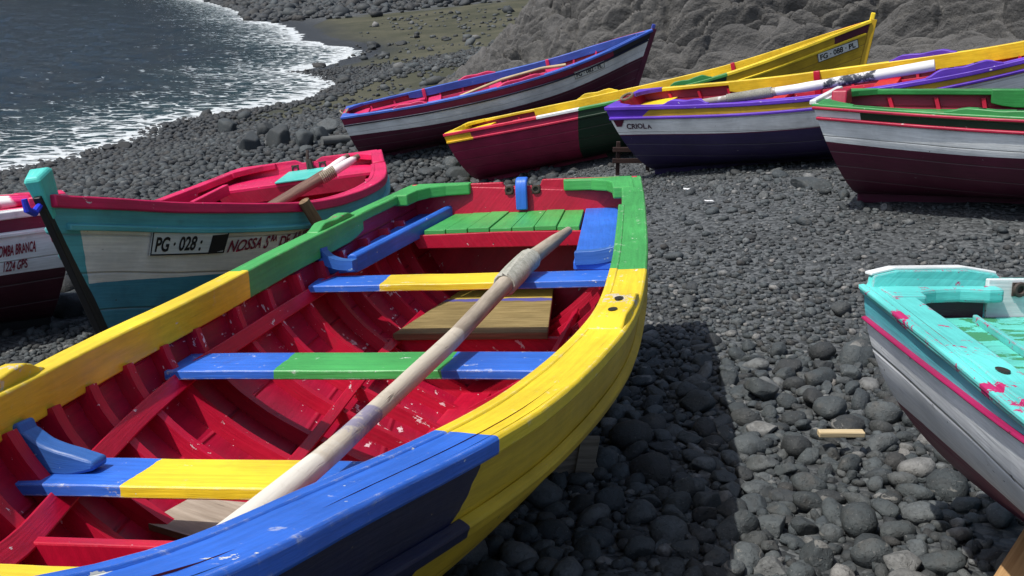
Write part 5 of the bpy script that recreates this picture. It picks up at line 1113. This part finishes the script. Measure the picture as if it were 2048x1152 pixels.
# wood offcut, prop boards, litter, log, corner timber
def plank_at(name, q, ex, ey, ez, mat, label, cat, bevel=.003):
    mb = MB(); mb.box((0, 0, 0), ex, ey, ez); o = mb.build(name, mat, None, bevel=bevel); o.location = q; return props(o, label, cat)
q = onground(1675, 912); k = ((q - CAM) @ FWD)/F_PX
plank_at("wood_offcut", q + np.array([0, -.01, .088]), (46*k, .004, -.002), (0, .016, 0), (0, 0, .009), M_PINE, "pale rectangular wood offcut lying on the dark cobbles", "offcut")
q = onground(1172, 962); k = ((q - CAM) @ FWD)/F_PX
rt = empty("prop_block", Matrix.Translation(Vector(q))); props(rt, "two nailed grey boards propping up the side of the front boat", "prop")
mb = MB(); mb.box((0, .02, .06), (.030, .0, .0), (0, .010, 0), (.012, 0, .085)); mb.build("board", M_OLDWOOD, rt, bevel=.002)
mb = MB(); mb.box((-.045, .05, .045), (.075, .02, 0), (-.003, .010, 0), (-.02, 0, .055)); mb.build("board", M_OLDWOOD, rt, bevel=.002)
m, b, p = newmat("white_plastic"); p.inputs['Base Color'].default_value = (.75, .76, .76, 1); p.inputs['Roughness'].default_value = .4
for (u, v, w, lab) in ((1418, 408, 9, "crumpled white plastic scrap on the gravel, nearer of two"), (1376, 384, 9, "crumpled white plastic scrap on the gravel, farther of two")):
    q = onground(u, v); k = ((q - CAM) @ FWD)/F_PX; X, Y = np.meshgrid(np.linspace(-1, 1, 9), np.linspace(-1, 1, 6), indexing='ij')
    Z = .35*(fbm(X*2 + u, Y*2, 3, 5)); o = grid_obj("plastic_scrap", X*w*k, Y*w*k*.6, Z*w*k, m, smooth=False); o.location = q + np.array([0, 0, .02]); md = o.modifiers.new("sheet", 'SOLIDIFY'); md.thickness = .002; props(o, lab, "litter", "white litter on the gravel")
q = onground(668, 296); k = ((q - CAM) @ FWD)/F_PX
oar("log_roller", [q + np.array([-.18, -.05, .12]), q + np.array([.12, .12, .12]), q + np.array([1.0, .65, .10])], ([0, 1], [.075, .075]), M_LOG, "short grey log under the stern of the white and blue boat", cat="log")
q = onground(1268, 352)
rt = empty("trestle", Matrix.Translation(Vector(q))); props(rt, "small wooden trestle coloured dark for the shade under the purple boat's stern", "trestle")
for dx in (-.16, .16): mb = MB(); mb.box((dx, .15, .16), (.02, 0, 0), (0, .02, 0), (0, 0, .18)); mb.build("leg", M_SHADETIM, rt, bevel=.003)
for dz in (.14, .26): mb = MB(); mb.box((0, .12, dz), (.22, 0, 0), (0, .012, 0), (0, 0, .025)); mb.build("rail", M_SHADETIM, rt, bevel=.003)
a = CAM + 2.15*(FWD + np.array([1, 0, 0])*(2040-1024)/F_PX - UPV*(1185-576)/F_PX); b_ = CAM + 2.35*(FWD + np.array([1, 0, 0])*(2120-1024)/F_PX - UPV*(1050-576)/F_PX)
dv = (b_ - a)/np.linalg.norm(b_ - a); mb = MB(); sdv = np.cross(dv, UPV); sdv /= np.linalg.norm(sdv); up_ = np.cross(sdv, dv)
mb.box((0, 0, 0), dv*.35, sdv*.05, up_*.035); o = mb.build("timber_beam", wood("orange_brown_wood", (.30, .17, .07), (.48, .30, .14), crack=.3), None, bevel=.006); o.location = (a + b_)/2; props(o, "orange brown timber end poking in at the bottom right corner", "timber")
